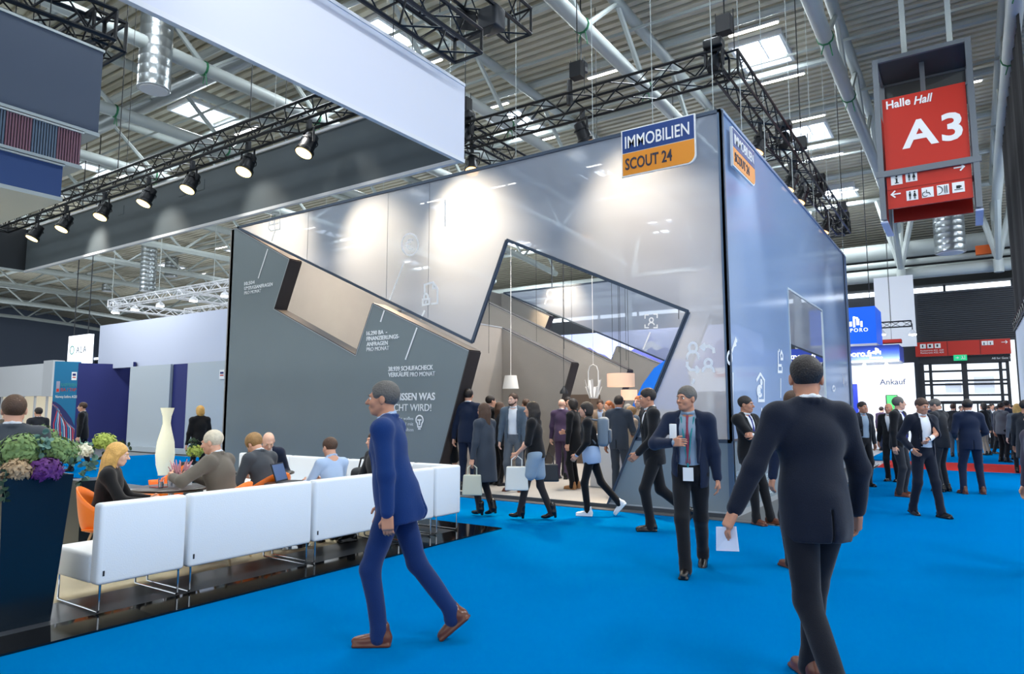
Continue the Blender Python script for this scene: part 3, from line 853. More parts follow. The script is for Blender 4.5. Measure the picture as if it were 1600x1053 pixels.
# vertical seams of the gauze
for x in (-12.6, -10.05, -8.9):
    zz = 6.18 - .4425 * (x + 15.32)
    MB().bar((x, BY - .006, zz + .04), (x, BY - .006, 6.18), 0.008, 0.004).build('seam', mat('seam_grey', (110, 118, 130), .6), F)
# lower solid base of the front right corner (slanted on its left) and of the side
bpoly = [(-5.01, 0.0), (BX, 0.0), (BX, 1.12), (-4.50, 1.12)]
MB().prism([Vector((x, BY - .02, z)) for x, z in bpoly], (0, 0.14, 0)).build('base_panel', M_BASE, B)
MB().bar((-5.03, BY - .02, 0), (-3.59, BY - .02, 3.12), 0.05, 0.03).build('edge_profile', M_EDGE, B)
MB().box(BX - .12, BY, 0.0, BX, BB, 1.12).build('base_panel', M_BASE, B)
MB().box(BX - .12, BY - .02, 1.12, BX + .015, BB, 1.15).build('base_ledge', mat('ledge_brown', (96, 88, 84), .4), B)
MB().box(BX - .0, BY - .03, 0.0, BX + .015, BB, .09).box(-5.0, BY - .035, 0.0, BX, BY - .02, .09).build('skirting', M_EDGEL, B)
# side screen with its window opening
WY0, WY1, WZ0, WZ1 = 14.4, 18.2, 1.6, 4.02
so = MB()
for (a, b, c, d) in ((BY, 1.15, BB, WZ0), (BY, WZ1, BB, 6.20), (BY, WZ0, WY0, WZ1), (WY1, WZ0, BB, WZ1)):
    so.add([(BX, a, b), (BX, c, b), (BX, c, d), (BX, a, d)], [(0, 1, 2, 3)])
SS = so.build('side_screen', M_SIDE, B)
f = MB()
for a, b in (((BY, 6.2), (BB, 6.2)), ((BB, 6.2), (BB, 1.15))): f.bar((BX, a[0], a[1]), (BX, b[0], b[1]), .05, .05)
f.build('screen_frame', mat('side_profile', (140, 160, 190), .35, .3), SS)
f = MB()
for a, b in (((WY0, WZ0), (WY0, WZ1)), ((WY0, WZ1), (WY1, WZ1)), ((WY1, WZ1), (WY1, WZ0)), ((WY1, WZ0), (WY0, WZ0))): f.bar((BX, a[0], a[1]), (BX, b[0], b[1]), .035, .04)
f.build('window_frame', mat('pale_frame', (190, 205, 215), .4), SS)
MB().box(BX - .06, BY - .025, 0.0, BX + .012, BY + .03, 6.22).build('corner_post', mat('corner_blue_grey', (86, 106, 130), .35, .3), B)

# hanging cables inside the opening
for (px, y) in ((764, 13.0), (838, 16.0), (881, 13.0), (956, 16.5), (966, 14.5), (977, 17.0), (1060, 12.5), (893, 19.0)):
    p = at_y(px, 480, y)
    MB().tube([(p.x, y, 2.9 if px < 1000 else 3.3), (p.x, y, TZ - .1)], 0.006, 4).build('suspension_wire', M_DARK, B)

for x in (-14.0, -12.0, -10.2, -8.4, -6.8, -5.2, -4.1, -3.1):
    MB().tube([(x, BY, 6.2), (x, BY, roof_z(BY) - .3)], .006, 4).build('suspension_wire', M_STEEL, B)
for y in (11.4, 13.0, 15.4, 17.8, 20.0, 22.3):
    MB().tube([(BX, y, 6.2), (BX, y, roof_z(y) - .3)], .006, 4).build('suspension_wire', M_STEEL, B)
def FY(px, py): v = at_y(px, py, BY); return Vector((v.x, BY, v.z))
def SXp(px, py): v = at_x(px, py, BX); return Vector((BX, v.y, v.z))
def arc(cx, cy, rx, ry, a0, a1, n=14):
    return [(cx + rx * math.cos(math.radians(a0 + (a1 - a0) * i / n)), cy - ry * math.sin(math.radians(a0 + (a1 - a0) * i / n))) for i in range(n + 1)]
def icon(parent, lines, w=.035, m=None, fn=FY, nrm=(0, -1, 0), name='icon'):
    return strokes(name, [[fn(*q) for q in ln] for ln in lines], w, m or M_PRINT, parent, nrm)
# connector strokes from icon to caption
icon(F, [[(431, 359), (425, 377)]]); icon(W1, [[(419, 389), (404, 435)]], name='line')
icon(F, [[(632, 409), (608, 472)]], name='line'); icon(W1, [[(601, 485), (595, 503)]], name='line')
icon(F, [[(664, 485), (658, 499)]], .045, name='line'); icon(W1, [[(652, 512), (634, 562)]], name='line')
icon(F, [[(696, 312), (696, 354)]], name='line')
# envelope-like box icon, euro coin, locked document
icon(F, [[(422, 345), (438, 341), (438, 358), (424, 361), (420, 357), (422, 345)], [(422, 352), (438, 348)], [(429, 343), (430, 358)]], .03)
icon(F, [arc(641, 382, 13, 17, 0, 360, 24)], .04)
icon(F, [arc(642, 382, 6, 8, 50, 310, 10), [(633, 380), (643, 379)], [(633, 385), (642, 384)]], .03)
icon(F, [[(664, 458), (664, 445), (677, 441), (684, 450), (684, 474), (674, 475)], [(677, 441), (677, 451), (684, 450)]], .04)
icon(F, [[(661, 468), (671, 467), (671, 475), (661, 477), (661, 468)], [(663, 468)] + arc(666, 464, 3.2, 5, 180, 0, 8) + [(669.5, 467)], [(666, 470), (666, 474)]], .04)
# people with exchange arrows on the right
icon(F, [arc(1083, 543, 6, 7.5, 0, 360, 16), [(1073, 560)] + arc(1083, 560, 9.5, 11, 180, 0, 10) + [(1093, 560)]], .04)
icon(F, [arc(1107, 567, 5.5, 6, 0, 360, 16), [(1098, 582)] + arc(1107, 582, 9, 10, 180, 0, 10)], .04)
icon(F, [[(1102, 537), (1096, 542), (1102, 547)], [(1096, 542), (1108, 541), (1115, 545), (1116, 552)]], .045)
icon(F, [[(1074, 565), (1074, 572), (1079, 578), (1091, 578)], [(1087, 572), (1092, 578), (1088, 583)]], .045)
icon(F, [[(1085, 592), (1082, 600)]], .04, name='line')
# rear screen icons
def RYf(px, py): v = at_y(px, py, BB - .4); return Vector((v.x, BB - .4, v.z))
icon(R, [arc(860, 459, 5, 6, 0, 360, 14), [(851, 475)] + arc(860, 474, 8, 8, 180, 0, 8)], .05, fn=RYf)
icon(R, [[(1008, 498), (1008, 492), (1014, 492)], [(1021, 491), (1027, 491), (1027, 497)], [(1027, 507), (1027, 512), (1021, 512)], [(1014, 512), (1008, 512), (1008, 507)], arc(1018, 500, 3, 3.5, 0, 360, 10), [(1013, 508)] + arc(1018, 508, 4.5, 4, 180, 0, 6)], .045, fn=RYf)
icon(R, [[(1016, 519), (1005, 546)]], .05, fn=RYf, name='line')
# side screen icons: key, euro house, phone with arrow, small marks
sn = (1, 0, 0)
icon(SS, [arc(1139, 559, 3.5, 9, 0, 360, 14), [(1142, 550), (1149, 528)], [(1145, 540), (1149, 538)], [(1147, 534), (1150, 532)]], .05, fn=SXp, nrm=sn)
icon(SS, [[(1144, 582), (1144, 645)]], .04, fn=SXp, nrm=sn, name='line')
icon(SS, [[(1181, 595), (1187, 584), (1194, 595)], [(1193, 594), (1193, 626), (1184, 626), (1184, 620)], arc(1186, 611, 4, 8, 40, 320, 10), [(1182, 609), (1187, 608)], [(1182, 614), (1187, 613)], arc(1188, 597, 1.2, 3, 0, 360, 8)], .05, fn=SXp, nrm=sn)
icon(SS, [[(1189, 637), (1190, 676)]], .04, fn=SXp, nrm=sn, name='line')
icon(SS, [[(1215, 548), (1215, 581), (1221, 581), (1221, 573)], [(1216, 547), (1217, 548)], [(1218, 556), (1220, 549), (1222, 555), (1222, 561), (1219, 561), (1219, 556)], [(1215, 571), (1220, 571)]], .05, fn=SXp, nrm=sn)
icon(SS, [[(1219, 591), (1219, 622)]], .04, fn=SXp, nrm=sn, name='line')
icon(SS, [[(1316, 585), (1317, 600)], [(1318, 590), (1318, 604)], arc(1302, 607, 2, 4, 0, 360, 8)], .05, fn=SXp, nrm=sn)
# captions on the felt wall
X3, Z3 = (1, 0, 0), (0, 0, 1)
def cap(body, px, px1, py, h, bold=0.03, m=None):
    v = FY(px, py); w_ = FY(px1, py); return text('lettering', body, (v.x, BY - .006, v.z), X3, Z3, h, m or M_PRINT, W1, bold=bold, width=w_.x - v.x)
cap('10.504', 382, 398, 446, .085, .02); cap('UMZUGSANFRAGEN', 382, 426, 453.5, .085, .02); cap('PRO MONAT', 382, 408, 460.5, .085, 0)
cap('16.290 BA  -', 573, 605, 524, .085); cap('FINANZIERUNGS-', 573, 624, 532.5, .085); cap('ANFRAGEN', 573, 606, 541, .085); cap('PRO MONAT', 573, 608, 549, .085, 0)
cap('38.939 SCHUFACHECK', 607, 677, 580, .09); cap('VERK\u00c4UFE', 607, 639, 589, .09); cap('PRO MONAT', 641, 680, 588.5, .09, 0)
cap('WIR WISSEN WAS', 590, 680, 625.5, .14, .03); cap('GESUCHT WIRD!', 590, 674, 642, .14, 0)
for k, (s_, px_) in enumerate((('Ihr volles', 622), ('Potential mit', 612), ('uns entfalten', 612))): cap(s_, px_, 646, 656 + 8.5 * k, .065, 0, m=M_PRINT2)
icon(W1, [arc(656, 656, 5.5, 7, -40, 220, 14), [(652.5, 660), (653.5, 667), (658.5, 667), (660, 660)], [(656, 664), (656, 656)], [(653, 656), (659, 656)], [(654, 670), (658, 670)]], .028)
# small captions on the base of the side
M_PR3 = mat('pale_caption', (190, 205, 215), .6)
for (px, py, bd) in ((1150, 747, '40.000\nANFRAGEN'), (1190, 752, 'SICHERE\nVERTR\u00c4GE\nUND MEHR'), (1226, 730, '12.000\nJAHRE')):
    v = SXp(px, py); text('lettering', bd, (BX + .004, v.y, v.z), (0, 1, 0), Z3, .10, M_PR3, B)

# the two logo boards
def logo(parent_name, label, org, xd, w, h, nrm):
    L = wthing('logo_sign', label, 'sign', org)
    o = Vector(org); x = Vector(xd); z = Vector((0, 0, 1)); nv = Vector(nrm)
    def poly(x0, z0, x1, z1, off, th, rc=0.0):
        pts = [(x0, z1), (x0, z0)]
        if rc:
            for i in range(7):
                a = -math.pi / 2 + i * math.pi / 12
                pts.append((x1 - rc + rc * math.cos(a), z0 + rc + rc * math.sin(a)))
        else: pts.append((x1, z0))
        pts.append((x1, z1))
        return [o + x * a + z * b + nv * off for a, b in pts], nv * th
    MB().prism(*poly(-.02, -.02, w + .02, h + .02, 0.0, .04, .14)).build('board', M_SIGNW, L)
    MB().prism(*poly(0, h * .5, w, h, .04, .006)).build('blue_field', mat('logo_blue', (12, 58, 125), .4), L)
    MB().prism(*poly(0, 0, w, h * .485, .04, .006, .13)).build('orange_field', mat('logo_orange', (228, 142, 28), .4), L)
    text('lettering', 'IMMOBILIEN', o + x * .05 + z * (h * .60) + nv * .05, xd, (0, 0, 1), h * .27, M_SIGNW, L, bold=.012, width=w * .90)
    text('lettering', 'SCOUT 24', o + x * .05 + z * (h * .12) + nv * .05, xd, (0, 0, 1), h * .25, mat('logo_dark', (32, 34, 60), .5), L, bold=.02, width=w * .66)
    return L
a = FY(977, 277); b = FY(1090, 205)
logo('l', 'blue and orange IMMOBILIEN SCOUT 24 board on the front screen of the booth', (a.x, BY - .05, 5.44), (1, 0, 0), 1.22, .76, (0, -1, 0))
logo('l', 'blue and orange logo board round the corner on the side screen of the booth', (BX + .05, 10.52, 5.40), (0, 1, 0), 1.27, .60, (1, 0, 0))

# pendant lamps inside the booth
def cord(t, x, y, z0, m=M_DARK, r=.006): MB().tube([(x, y, z0), (x, y, TZ - .2)], r, 5).build('cord', m, t)
M_SHADE = mat('warm_fabric_shade', (226, 196, 172), .8, emit=0.45, ergb=(255, 205, 170))
M_SHADEW = mat('white_shade', (225, 225, 222), .6, emit=0.15)
def drum(px, py, y, r, h, label):
    p = at_y(px, py, y); t = wthing('pendant_lamp', label, 'lamp', (p.x, y, p.z))
    MB().lathe([(r, -h / 2), (r, h / 2), (r * .97, h / 2), (r * .97, -h / 2), (r, -h / 2)], (p.x, y, p.z), 28, cap=False).build('lamp_shade', M_SHADE, t)
    MB().lathe([(.04, -.05), (.055, 0), (.04, .06), (.02, .1)], (p.x, y, p.z), 12).build('bulb', mat('lamp_bulb', (255, 220, 180), .4, emit=6), t)
    c = MB(); c.tube([(p.x - r, y, p.z + h / 2), (p.x + r, y, p.z + h / 2)], .006, 4); c.build('shade_bar', M_DARK, t); cord(t, p.x, y, p.z + h / 2)
drum(764, 600, 15.6, .30, .33, 'beige drum pendant lamp at the left, hanging beside the white cone lamp')
drum(970, 594, 13.8, .30, .29, 'large beige drum pendant lamp at the right of the booth opening')
drum(983, 617, 17.2, .22, .28, 'small beige drum pendant lamp behind the large right one')
p = at_y(798, 597, 13.8); t = wthing('pendant_lamp', 'white cone pendant lamp on a white cord in the booth opening', 'lamp', (p.x, 13.8, p.z))
MB().lathe([(.20, -.16), (.145, .16), (.14, .16), (.19, -.16), (.20, -.16)], (p.x, 13.8, p.z), 28, cap=False).build('lamp_shade', M_SHADEW, t)
MB().lathe([(.14, .16), (.001, .162)], (p.x, 13.8, p.z), 28, cap=False).build('shade_top', M_SHADEW, t); cord(t, p.x, 13.8, p.z + .16, M_SIGNW, .008)
p = at_y(927, 590, 14.5); t = wthing('pendant_lamp', 'white crown-shaped wire pendant on a loop between the drum lamps', 'lamp', (p.x, 14.5, p.z))
m = MB(); z0 = p.z - .05
m.tube([(p.x - .13, 14.5, z0 - .35), (p.x - .13, 14.5, z0 + .2), (p.x - .09, 14.5, z0 + .32), (p.x, 14.5, z0 + .36), (p.x + .09, 14.5, z0 + .32), (p.x + .13, 14.5, z0 + .2), (p.x + .13, 14.5, z0 - .35)], .012, 6); m.build('loop', M_SIGNW, t)
m = MB()
for k in range(10):
    a = 2 * math.pi * k / 10; ca, sa = math.cos(a), math.sin(a)
    hgt = .42 if k % 2 == 0 else .26
    m.bar((p.x + .10 * ca, 14.5 + .10 * sa, z0 - .42), (p.x + .20 * ca, 14.5 + .20 * sa, z0 - .42 + hgt), .05, .008)
m.lathe([(.10, 0), (.11, .03)], (p.x, 14.5, z0 - .44), 20); m.build('crown', M_SIGNW, t); cord(t, p.x, 14.5, z0 + .36, M_SIGNW)
p = at_y(881, 611, 14.0); t = wthing('pendant_lamp', 'small dark pendant lamp above the bald man inside the booth', 'lamp', (p.x, 14.0, p.z))
MB().lathe([(.10, -.06), (.09, 0), (.03, .08), (.015, .12)], (p.x, 14.0, p.z), 16).build('lamp_shade', M_DARK, t); cord(t, p.x, 14.0, p.z + .1)
# white counter and blue swoosh panel inside
t = wthing('counter', 'pale grey box counter just inside the booth behind the walking people', 'counter', (-6.1, 12.0, 0.07))
MB().rbox(-6.35, 12.2, .07, -5.75, 12.7, 1.05, .02).build('body', M_WHITE, t); MB().box(-6.4, 12.15, 1.05, -5.7, 12.75, 1.09).build('top', M_WHITEP, t)
t = wthing('curved_display', 'bright blue curved display panel deep inside the booth right of the lamps', 'panel', (-6.6, 19.5, 0))
pts = [at_y(*q, 19.6) for q in ((985, 640), (1004, 600), (1022, 575), (1040, 562), (1070, 560), (1085, 640))]
MB().prism([Vector((q.x, 19.6, q.z)) for q in pts], (0, .05, 0)).build('board', mat('swoosh_blue', (20, 110, 220), .4, emit=.25), t)
MB().tube([(pts[0].x + .5, 19.65, .07), (pts[0].x + .5, 19.65, 1.8)], .03, 8).tube([(pts[-1].x - .2, 19.65, .07), (pts[-1].x - .2, 19.65, 1.8)], .03, 8).build('post', M_DARK, t)
# mountain banner behind the booth
m_y = 27.5
MT = wthing('mountain_banner', 'lit blue-white banner with a mountain photograph behind the grey booth', 'banner', (-10.5, m_y, 3.6))
def MY(px, py): v = at_y(px, py, m_y); return Vector((v.x, m_y, v.z))
x0, x1 = MY(846, 520).x, MY(1190, 520).x
MB().box(x0, m_y + .01, 2.3, x1, m_y + .25, 5.0).build('light_box', mat('banner_sky', (196, 205, 250), .5, emit=.75), MT)
MB().box(x0, m_y, 2.3, x1, m_y + .01, 3.25).build('white_band', mat('banner_white', (240, 243, 250), .5, emit=.85), MT)
random.seed(5)
for k, (ca, sx_, hgt, zz, rgb) in enumerate((((x0 + 2.2), 2.6, 1.1, 3.25, (120, 128, 220)), ((x0 + 5.5), 2.2, 1.3, 3.25, (104, 112, 205)), ((x1 - 1.2), 1.6, 1.5, 3.25, (110, 118, 215)))):
    pts = [(ca - sx_, zz)]
    n = 14
    for i in range(n + 1):
        u = -1 + 2 * i / n
        pts.append((ca + u * sx_, zz + hgt * (1 - abs(u)) * (0.85 + .3 * random.random()) + 0.02))
    pts.append((ca + sx_, zz))
    MB().prism([Vector((a, m_y - .004, b)) for a, b in pts], (0, .004, 0)).build('mountain', mat('mountain_%d' % k, rgb, .6, emit=.5, var=.7, vscale=2.2), MT)
    pk = [(ca - sx_ * .22, zz + hgt * .75), (ca, zz + hgt * .97), (ca + sx_ * .25, zz + hgt * .7), (ca + sx_ * .1, zz + hgt * .62), (ca, zz + hgt * .76), (ca - sx_ * .12, zz + hgt * .6)]
    MB().prism([Vector((a, m_y - .008, b)) for a, b in pk], (0, .004, 0)).build('snow', mat('snow_print', (235, 240, 255), .6, emit=.6), MT)
v = MY(1003, 549)
text('lettering', 'Swiss Circle', (v.x, m_y - .012, 2.85), X3, Z3, .24, mat('swiss_red', (225, 60, 50), .5, emit=.3), MT, bold=.03)
text('lettering', 'Swiss Circle', (x1 - 1.9, m_y - .012, 2.85), X3, Z3, .24, mat('swiss_red', (225, 60, 50), .5, emit=.3), MT, bold=.03)
m = MB(); m.box(x0 + .5, m_y + .1, 5.0, x0 + .54, m_y + .14, 12); m.box(x1 - .5, m_y + .1, 5.0, x1 - .46, m_y + .14, 12); m.build('hanger', M_DARK, MT)
# ================================================================ suspended banners of the lounge stand
RX, RY_, RL = -5.32, 6.80, -18.47
M_FABW = mat('white_banner_fabric', (206, 210, 222), 0.75, var=0.02, vscale=.6)
M_FABD = mat('dark_fascia_fabric', (78, 88, 94), 0.7, var=0.14, vscale=.8)
R1 = wthing('suspended_banner', 'white suspended fascia banner of the lounge stand crossing the top of the picture', 'banner', (RX, 2, 5.3))
MB().box(RX - .02, -6.0, 4.82, RX, RY_, 5.83).build('fabric', M_FABW, R1)
MB().box(RX - .05, -6.0, 4.78, RX + .012, RY_, 4.83).box(RX - .05, -6.0, 5.82, RX + .012, RY_, 5.86).build('hem', M_WHITEP, R1)
R2 = wthing('suspended_banner', 'dark grey inner fascia of the suspended frame with soft light pools', 'banner', (-12, RY_, 5.3))
MB().box(RL, RY_ - .02, 4.84, RX - .02, RY_, 5.84).build('fabric', M_FABD, R2)
MB().box(RL, RY_ - .05, 4.80, RX - .02, RY_ + .012, 4.85).box(RL, RY_ - .05, 5.83, RX - .02, RY_ + .012, 5.87).build('hem', M_WHITEP, R2)
for x in (-8.6, -11.4, -12.0, -14.2): MB().box(x, RY_ - .028, 5.5, x + .22, RY_ - .02, 5.68).build('black_patch', M_FABD, R2)
R3 = wthing('suspended_banner', 'very dark fascia return at the far left end of the suspended frame', 'banner', (RL, 4, 5.3))
MB().box(RL, 0.0, 4.84, RL + .02, RY_ - .02, 5.84).build('fabric', mat('black_fascia', (24, 30, 36), .7), R3)
MB().box(RL, 0.0, 4.80, RL + .04, RY_ - .02, 4.85).build('hem', M_STEEL2, R3)
for t, x, y in ((R1, RX - .02, 5.8), (R1, RX - .02, 2.0), (R2, -9, RY_ - .01), (R2, -14, RY_ - .01), (R3, RL + .01, 4.0)):
    m = MB(); cable(m, (x, y, 5.85), r=.006); m.build('hanging_wire', M_DARK, t)

# stepped dark banners at the upper left
M_NAVYD = mat('slate_blue_fabric', (62, 74, 92), .7, var=.06, vscale=1)
M_NAVY2 = mat('blue_fabric', (44, 72, 122), .7)
def tier(z0, z1, xo, y_end, m, label, stripes=False):
    t = wthing('stepped_banner', label, 'banner', (xo, y_end - 1, z0))
    if not stripes:
        MB().box(xo - 2.2, -3.0, z0, xo, y_end, z1).build('panel', m, t)
    else:
        a = MB(); b = MB(); c = MB(); y = y_end; k = 0
        random.seed(3)
        while y > 1.4:
            w = .028
            (a if (k // 9) % 2 else b).box(xo - .015, y - w, z0, xo, y - .011, z1)
            y -= w; k += 1
        a.build('stripe', mat('stripe_blue', (96, 112, 130), .6), t); b.build('stripe', mat('stripe_pink', (132, 92, 104), .6), t)
        MB().box(xo - 2.2, -3.0, z0, xo - .02, y_end, z1).build('panel', mat('stripe_back', (40, 46, 58), .6), t)
    MB().box(xo - 2.22, -3.0, z0 - .03, xo + .015, y_end + .015, z0 + .015).build('hem', M_STEEL, t)
    MB().box(xo - .02, -3.0, z1 - .01, xo + .015, y_end + .015, z1 + .02).build('hem', M_STEEL, t)
    m2 = MB(); cable(m2, (xo - .5, y_end - .4, z1), r=.006); m2.build('hanging_wire', M_DARK, t)
tier(4.86, 5.90, -8.5, 3.77, M_NAVYD, 'large slate blue banner, topmost of the stepped boxes at the upper left')
tier(4.41, 4.82, -8.5, 3.60, None, 'striped blue and pink banner, middle of the stepped boxes at the upper left', True)
tier(3.98, 4.37, -8.5, 3.42, M_NAVY2, 'plain blue banner box with a grey underside, lowest of the stepped boxes')

# ================================================================ stands on the left background
LY = 14.0
M_PALE = mat('pale_grey_panel', (178, 188, 196), .6)
M_NAVY = mat('navy_panel', (24, 34, 104), .6)
M_TEAL = mat('teal_panel', (0, 108, 150), .6)
def LX(px, py, y=LY): return at_y(px, py, y).x
t = wthing('stand_wall', 'pale grey and navy stand wall behind the lounge, left of the grey booth', 'wall', (-25, LY, 0))
xa, xb, xc, xd, xe = LX(200, 640), LX(263, 640), LX(290, 640), LX(350, 640), LX(82, 640)
MB().box(xa, LY, 0, xb, LY + .1, 3.25).box(xc, LY, 0, xd + .8, LY + .1, 3.25).build('grey_panel', M_PALE, t)
MB().box(xb, LY + .12, 0, xc, LY + .2, 3.25).build('navy_panel', M_NAVY, t)
MB().box(xa, LY - .25, 0, xd + .8, LY, .18).build('step', M_PALE, t)
t = wthing('stand_wall', 'navy folded stand wall with a teal graphic end, left of the pale grey wall', 'wall', (-29, LY, 0))
xm = LX(118, 640, 13.2)
MB().prism([Vector((xa, LY + .1, 0)), Vector((xa - 1.6, LY + 1.2, 0)), Vector((xm, 13.2, 0)), Vector((xm, 13.3, 0)), Vector((xa - 1.6, LY + 1.3, 0)), Vector((xa, LY + .2, 0))], (0, 0, 3.45)).build('navy_panel', M_NAVY, t)
TL = LX(83, 640, 12.6)
tp = MB().prism([Vector((TL, 12.55, 0)), Vector((xm, 13.2, 0)), Vector((xm, 13.3, 0)), Vector((TL, 12.65, 0))], (0, 0, 3.5)).build('teal_panel', M_TEAL, t)
dv = (Vector((xm, 13.2, 0)) - Vector((TL, 12.55, 0))); DL = dv.length; dv.normalize(); nv = Vector((dv.y, -dv.x, 0))
def TP(u, z, off=.006): return Vector((TL, 12.55, 0)) + dv * (u * DL) + Vector((0, 0, z)) + nv * off
sq = lambda u0, z0, u1, z1, m, off=.006, nm='label_patch': MB().prism([TP(u0, z0, off), TP(u1, z0, off), TP(u1, z1, off), TP(u0, z1, off)], nv * -.004).build(nm, m, tp)
sq(.74, 2.75, .96, 3.08, M_SIGNW); sq(.78, 2.84, .92, 2.88, M_SIGNRED, .01); sq(.78, 2.93, .92, 3.02, M_NAVY, .01)
sq(.12, 2.25, .27, 2.70, mat('logo_pale', (150, 150, 170), .5)); sq(.14, 2.28, .25, 2.40, M_SIGNRED, .01)
text('lettering', 'RAIFFEISEN', TP(.32, 2.50), dv, (0, 0, 1), .13, mat('teal_light', (60, 150, 150), .6), tp, width=.55)
text('lettering', 'ISA / TAP', TP(.32, 2.30), dv, (0, 0, 1), .13, M_SIGNRED, tp, width=.55)
text('lettering', 'Norway before AGEI', TP(.12, 2.03), dv, (0, 0, 1), .11, M_SIGNW, tp, width=.75)
# striped umbrella graphic printed at the lower half
cu = [(.0, 1.9), (.15, 1.86), (.35, 1.74), (.6, 1.5), (.85, 1.2), (1.0, .9), (1.0, .1), (.0, .1)]
MB().prism([TP(u, z) for u, z in cu], nv * -.004).build('print', mat('umbrella_navy', (28, 38, 96), .6), tp)
cols = [mat('u_red', (196, 60, 84), .6), mat('u_cyan', (70, 150, 200), .6), mat('u_white', (200, 210, 225), .6)]
for k in range(13):
    u1 = .02 + k * .085
    pts = [TP(.0 + .02 * k, 1.80 - k * .02, .012), TP(.25 + u1 * .35, 1.62 - k * .05, .012), TP(min(1, u1 * 1.05 + .10), max(.15, 1.0 - k * .02), .012), TP(min(1, u1 * 1.0 + .2), .12, .012)]
    m = MB()
    for a, b in zip(pts, pts[1:]): m.bar(a, b, .035, .004, up=nv)
    m.build('print_stripe', cols[k % 3], tp)
t = wthing('small_notice', 'small white notice on the right edge of the pale grey wall beside the booth', 'notice', (-21.5, LY, 2.6))
p = at_y(347, 585, LY - .02); MB().box(p.x - .14, LY - .03, p.z - .16, p.x + .14, LY, p.z + .16).build('card', M_SIGNW, t)
MB().box(p.x - .1, LY - .035, p.z - .05, p.x + .1, LY - .03, p.z - .01).build('red_bar', M_SIGNRED, t); MB().box(p.x - .1, LY - .035, p.z + .02, p.x + .1, LY - .03, p.z + .09).build('blue_mark', M_NAVY, t)
t = wthing('white_fascia', 'long white fabric fascia above the pale grey wall, left of the booth', 'fascia', (-26, LY + .5, 4))
MB().box(LX(143, 540), LY + .3, 3.27, LX(356, 540) + 1.2, LY + .6, 5.14).build('fabric', mat('fascia_white', (190, 198, 218), .7), t)
MB().box(LX(143, 540) + .2, LY + .4, 0, LX(143, 540) + .3, LY + .5, 3.3).build('post', M_STEEL, t)
t = wthing('light_box_sign', 'white glowing box sign with grey letters at the left end of the fascia', 'sign', (-32, 14.3, 3.6))
xa2, xb2 = LX(110, 545, 14.4), LX(142, 545, 14.4)
MB().box(xa2, 14.3, 3.55, xb2, 14.5, 4.85).build('box', mat('glow_sign', (245, 250, 255), .5, emit=1.1), t)
text('lettering', 'ALA', (xa2 + .85, 14.28, 4.05), X3, Z3, .30, mat('grey_letters', (120, 130, 140), .5), t, spacing=1.3)
m = MB(); m.lathe([(.16, 0), (.20, 0), (.20, .01), (.16, .01)], (xa2 + .45, 14.28, 4.2), 16, (0, -1, 0), cap=False); m.build('ring_mark', mat('ring_teal', (60, 160, 150), .5), t)
m = MB(); m.box(xa2 + .3, 14.36, 4.85, xa2 + .33, 14.39, 13.9); m.box(xb2 - .3, 14.36, 4.85, xb2 - .27, 14.39, 13.9); m.build('hanger', M_DARK, t)
t = wthing('white_booth', 'low white stand with warm lit interior at the far left edge', 'booth', (-45, 17, 0))
xl_, xr_ = at_y(-60, 600, 18).x, at_y(78, 600, 18).x
MB().box(xl_, 18, 2.35, xr_, 18.3, 4.25).build('fascia', M_WHITE, t)
MB().box(xr_, 17.6, 2.3, xr_ + 1.2, 18.2, 4.35).build('end_fascia', M_WHITEP, t)
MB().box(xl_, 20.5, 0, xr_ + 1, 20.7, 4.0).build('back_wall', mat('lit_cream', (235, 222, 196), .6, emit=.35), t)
for k in range(6):
    x = xr_ - .9 - k * 1.6; MB().box(x, 18.2, 0, x + .12, 18.3, 2.4).build('post', M_WHITEP, t)
# white lamp truss above the fascia
t = wthing('lamp_truss', 'white box trusses crowded with bright lamps above the white fascia', 'truss', (-33, 21, 7.6))
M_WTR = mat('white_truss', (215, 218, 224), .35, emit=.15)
pa, pb, pc, pd = at_y(175, 468, 19.5), at_y(372, 434, 19.5), at_y(300, 470, 23), at_y(175, 478, 19.5)
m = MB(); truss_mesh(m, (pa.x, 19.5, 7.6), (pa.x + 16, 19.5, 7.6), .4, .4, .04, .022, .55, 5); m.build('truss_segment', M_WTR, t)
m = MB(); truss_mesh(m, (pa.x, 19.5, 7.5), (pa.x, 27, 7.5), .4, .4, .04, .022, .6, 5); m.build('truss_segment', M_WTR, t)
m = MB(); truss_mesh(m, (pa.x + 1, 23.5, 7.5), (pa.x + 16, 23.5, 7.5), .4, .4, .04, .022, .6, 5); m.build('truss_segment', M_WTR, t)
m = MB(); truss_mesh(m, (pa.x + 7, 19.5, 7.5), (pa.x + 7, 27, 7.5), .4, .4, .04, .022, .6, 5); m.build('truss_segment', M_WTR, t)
for x in (0, 5, 10, 15): mm = MB(); cable(mm, (pa.x + x, 19.5, 7.8), r=.02); mm.build('hanging_wire', M_STEEL, t)
M_GLOW = mat('lamp_glow', (255, 250, 240), .4, emit=14)
k = 0
for (dx, yy) in ((.5, 19.5), (2.6, 19.5), (5.2, 19.5), (8.3, 19.5), (1.6, 23.5), (4.6, 23.5), (7.6, 23.5), (11, 19.5), (11, 23.5), (13.5, 19.5)):
    l = wthing('flood_lamp', 'small glowing flood lamp hung on the white trusses', 'lamp', (pa.x + dx, yy, 7.2), 'flood lamps on the white trusses')
    MB().tube([(pa.x + dx, yy, 7.25), (pa.x + dx, yy, 7.42)], .03, 5).lathe([(.08, 0), (.2, -.12), (.22, -.22)], (pa.x + dx, yy, 7.28), 10).build('lamp_head', M_WTR, l)
    MB().lathe([(.001, 0), (.2, 0), (.2, -.03), (.001, -.03)], (pa.x + dx, yy, 7.06), 10, cap=False).build('lens', M_GLOW, l)

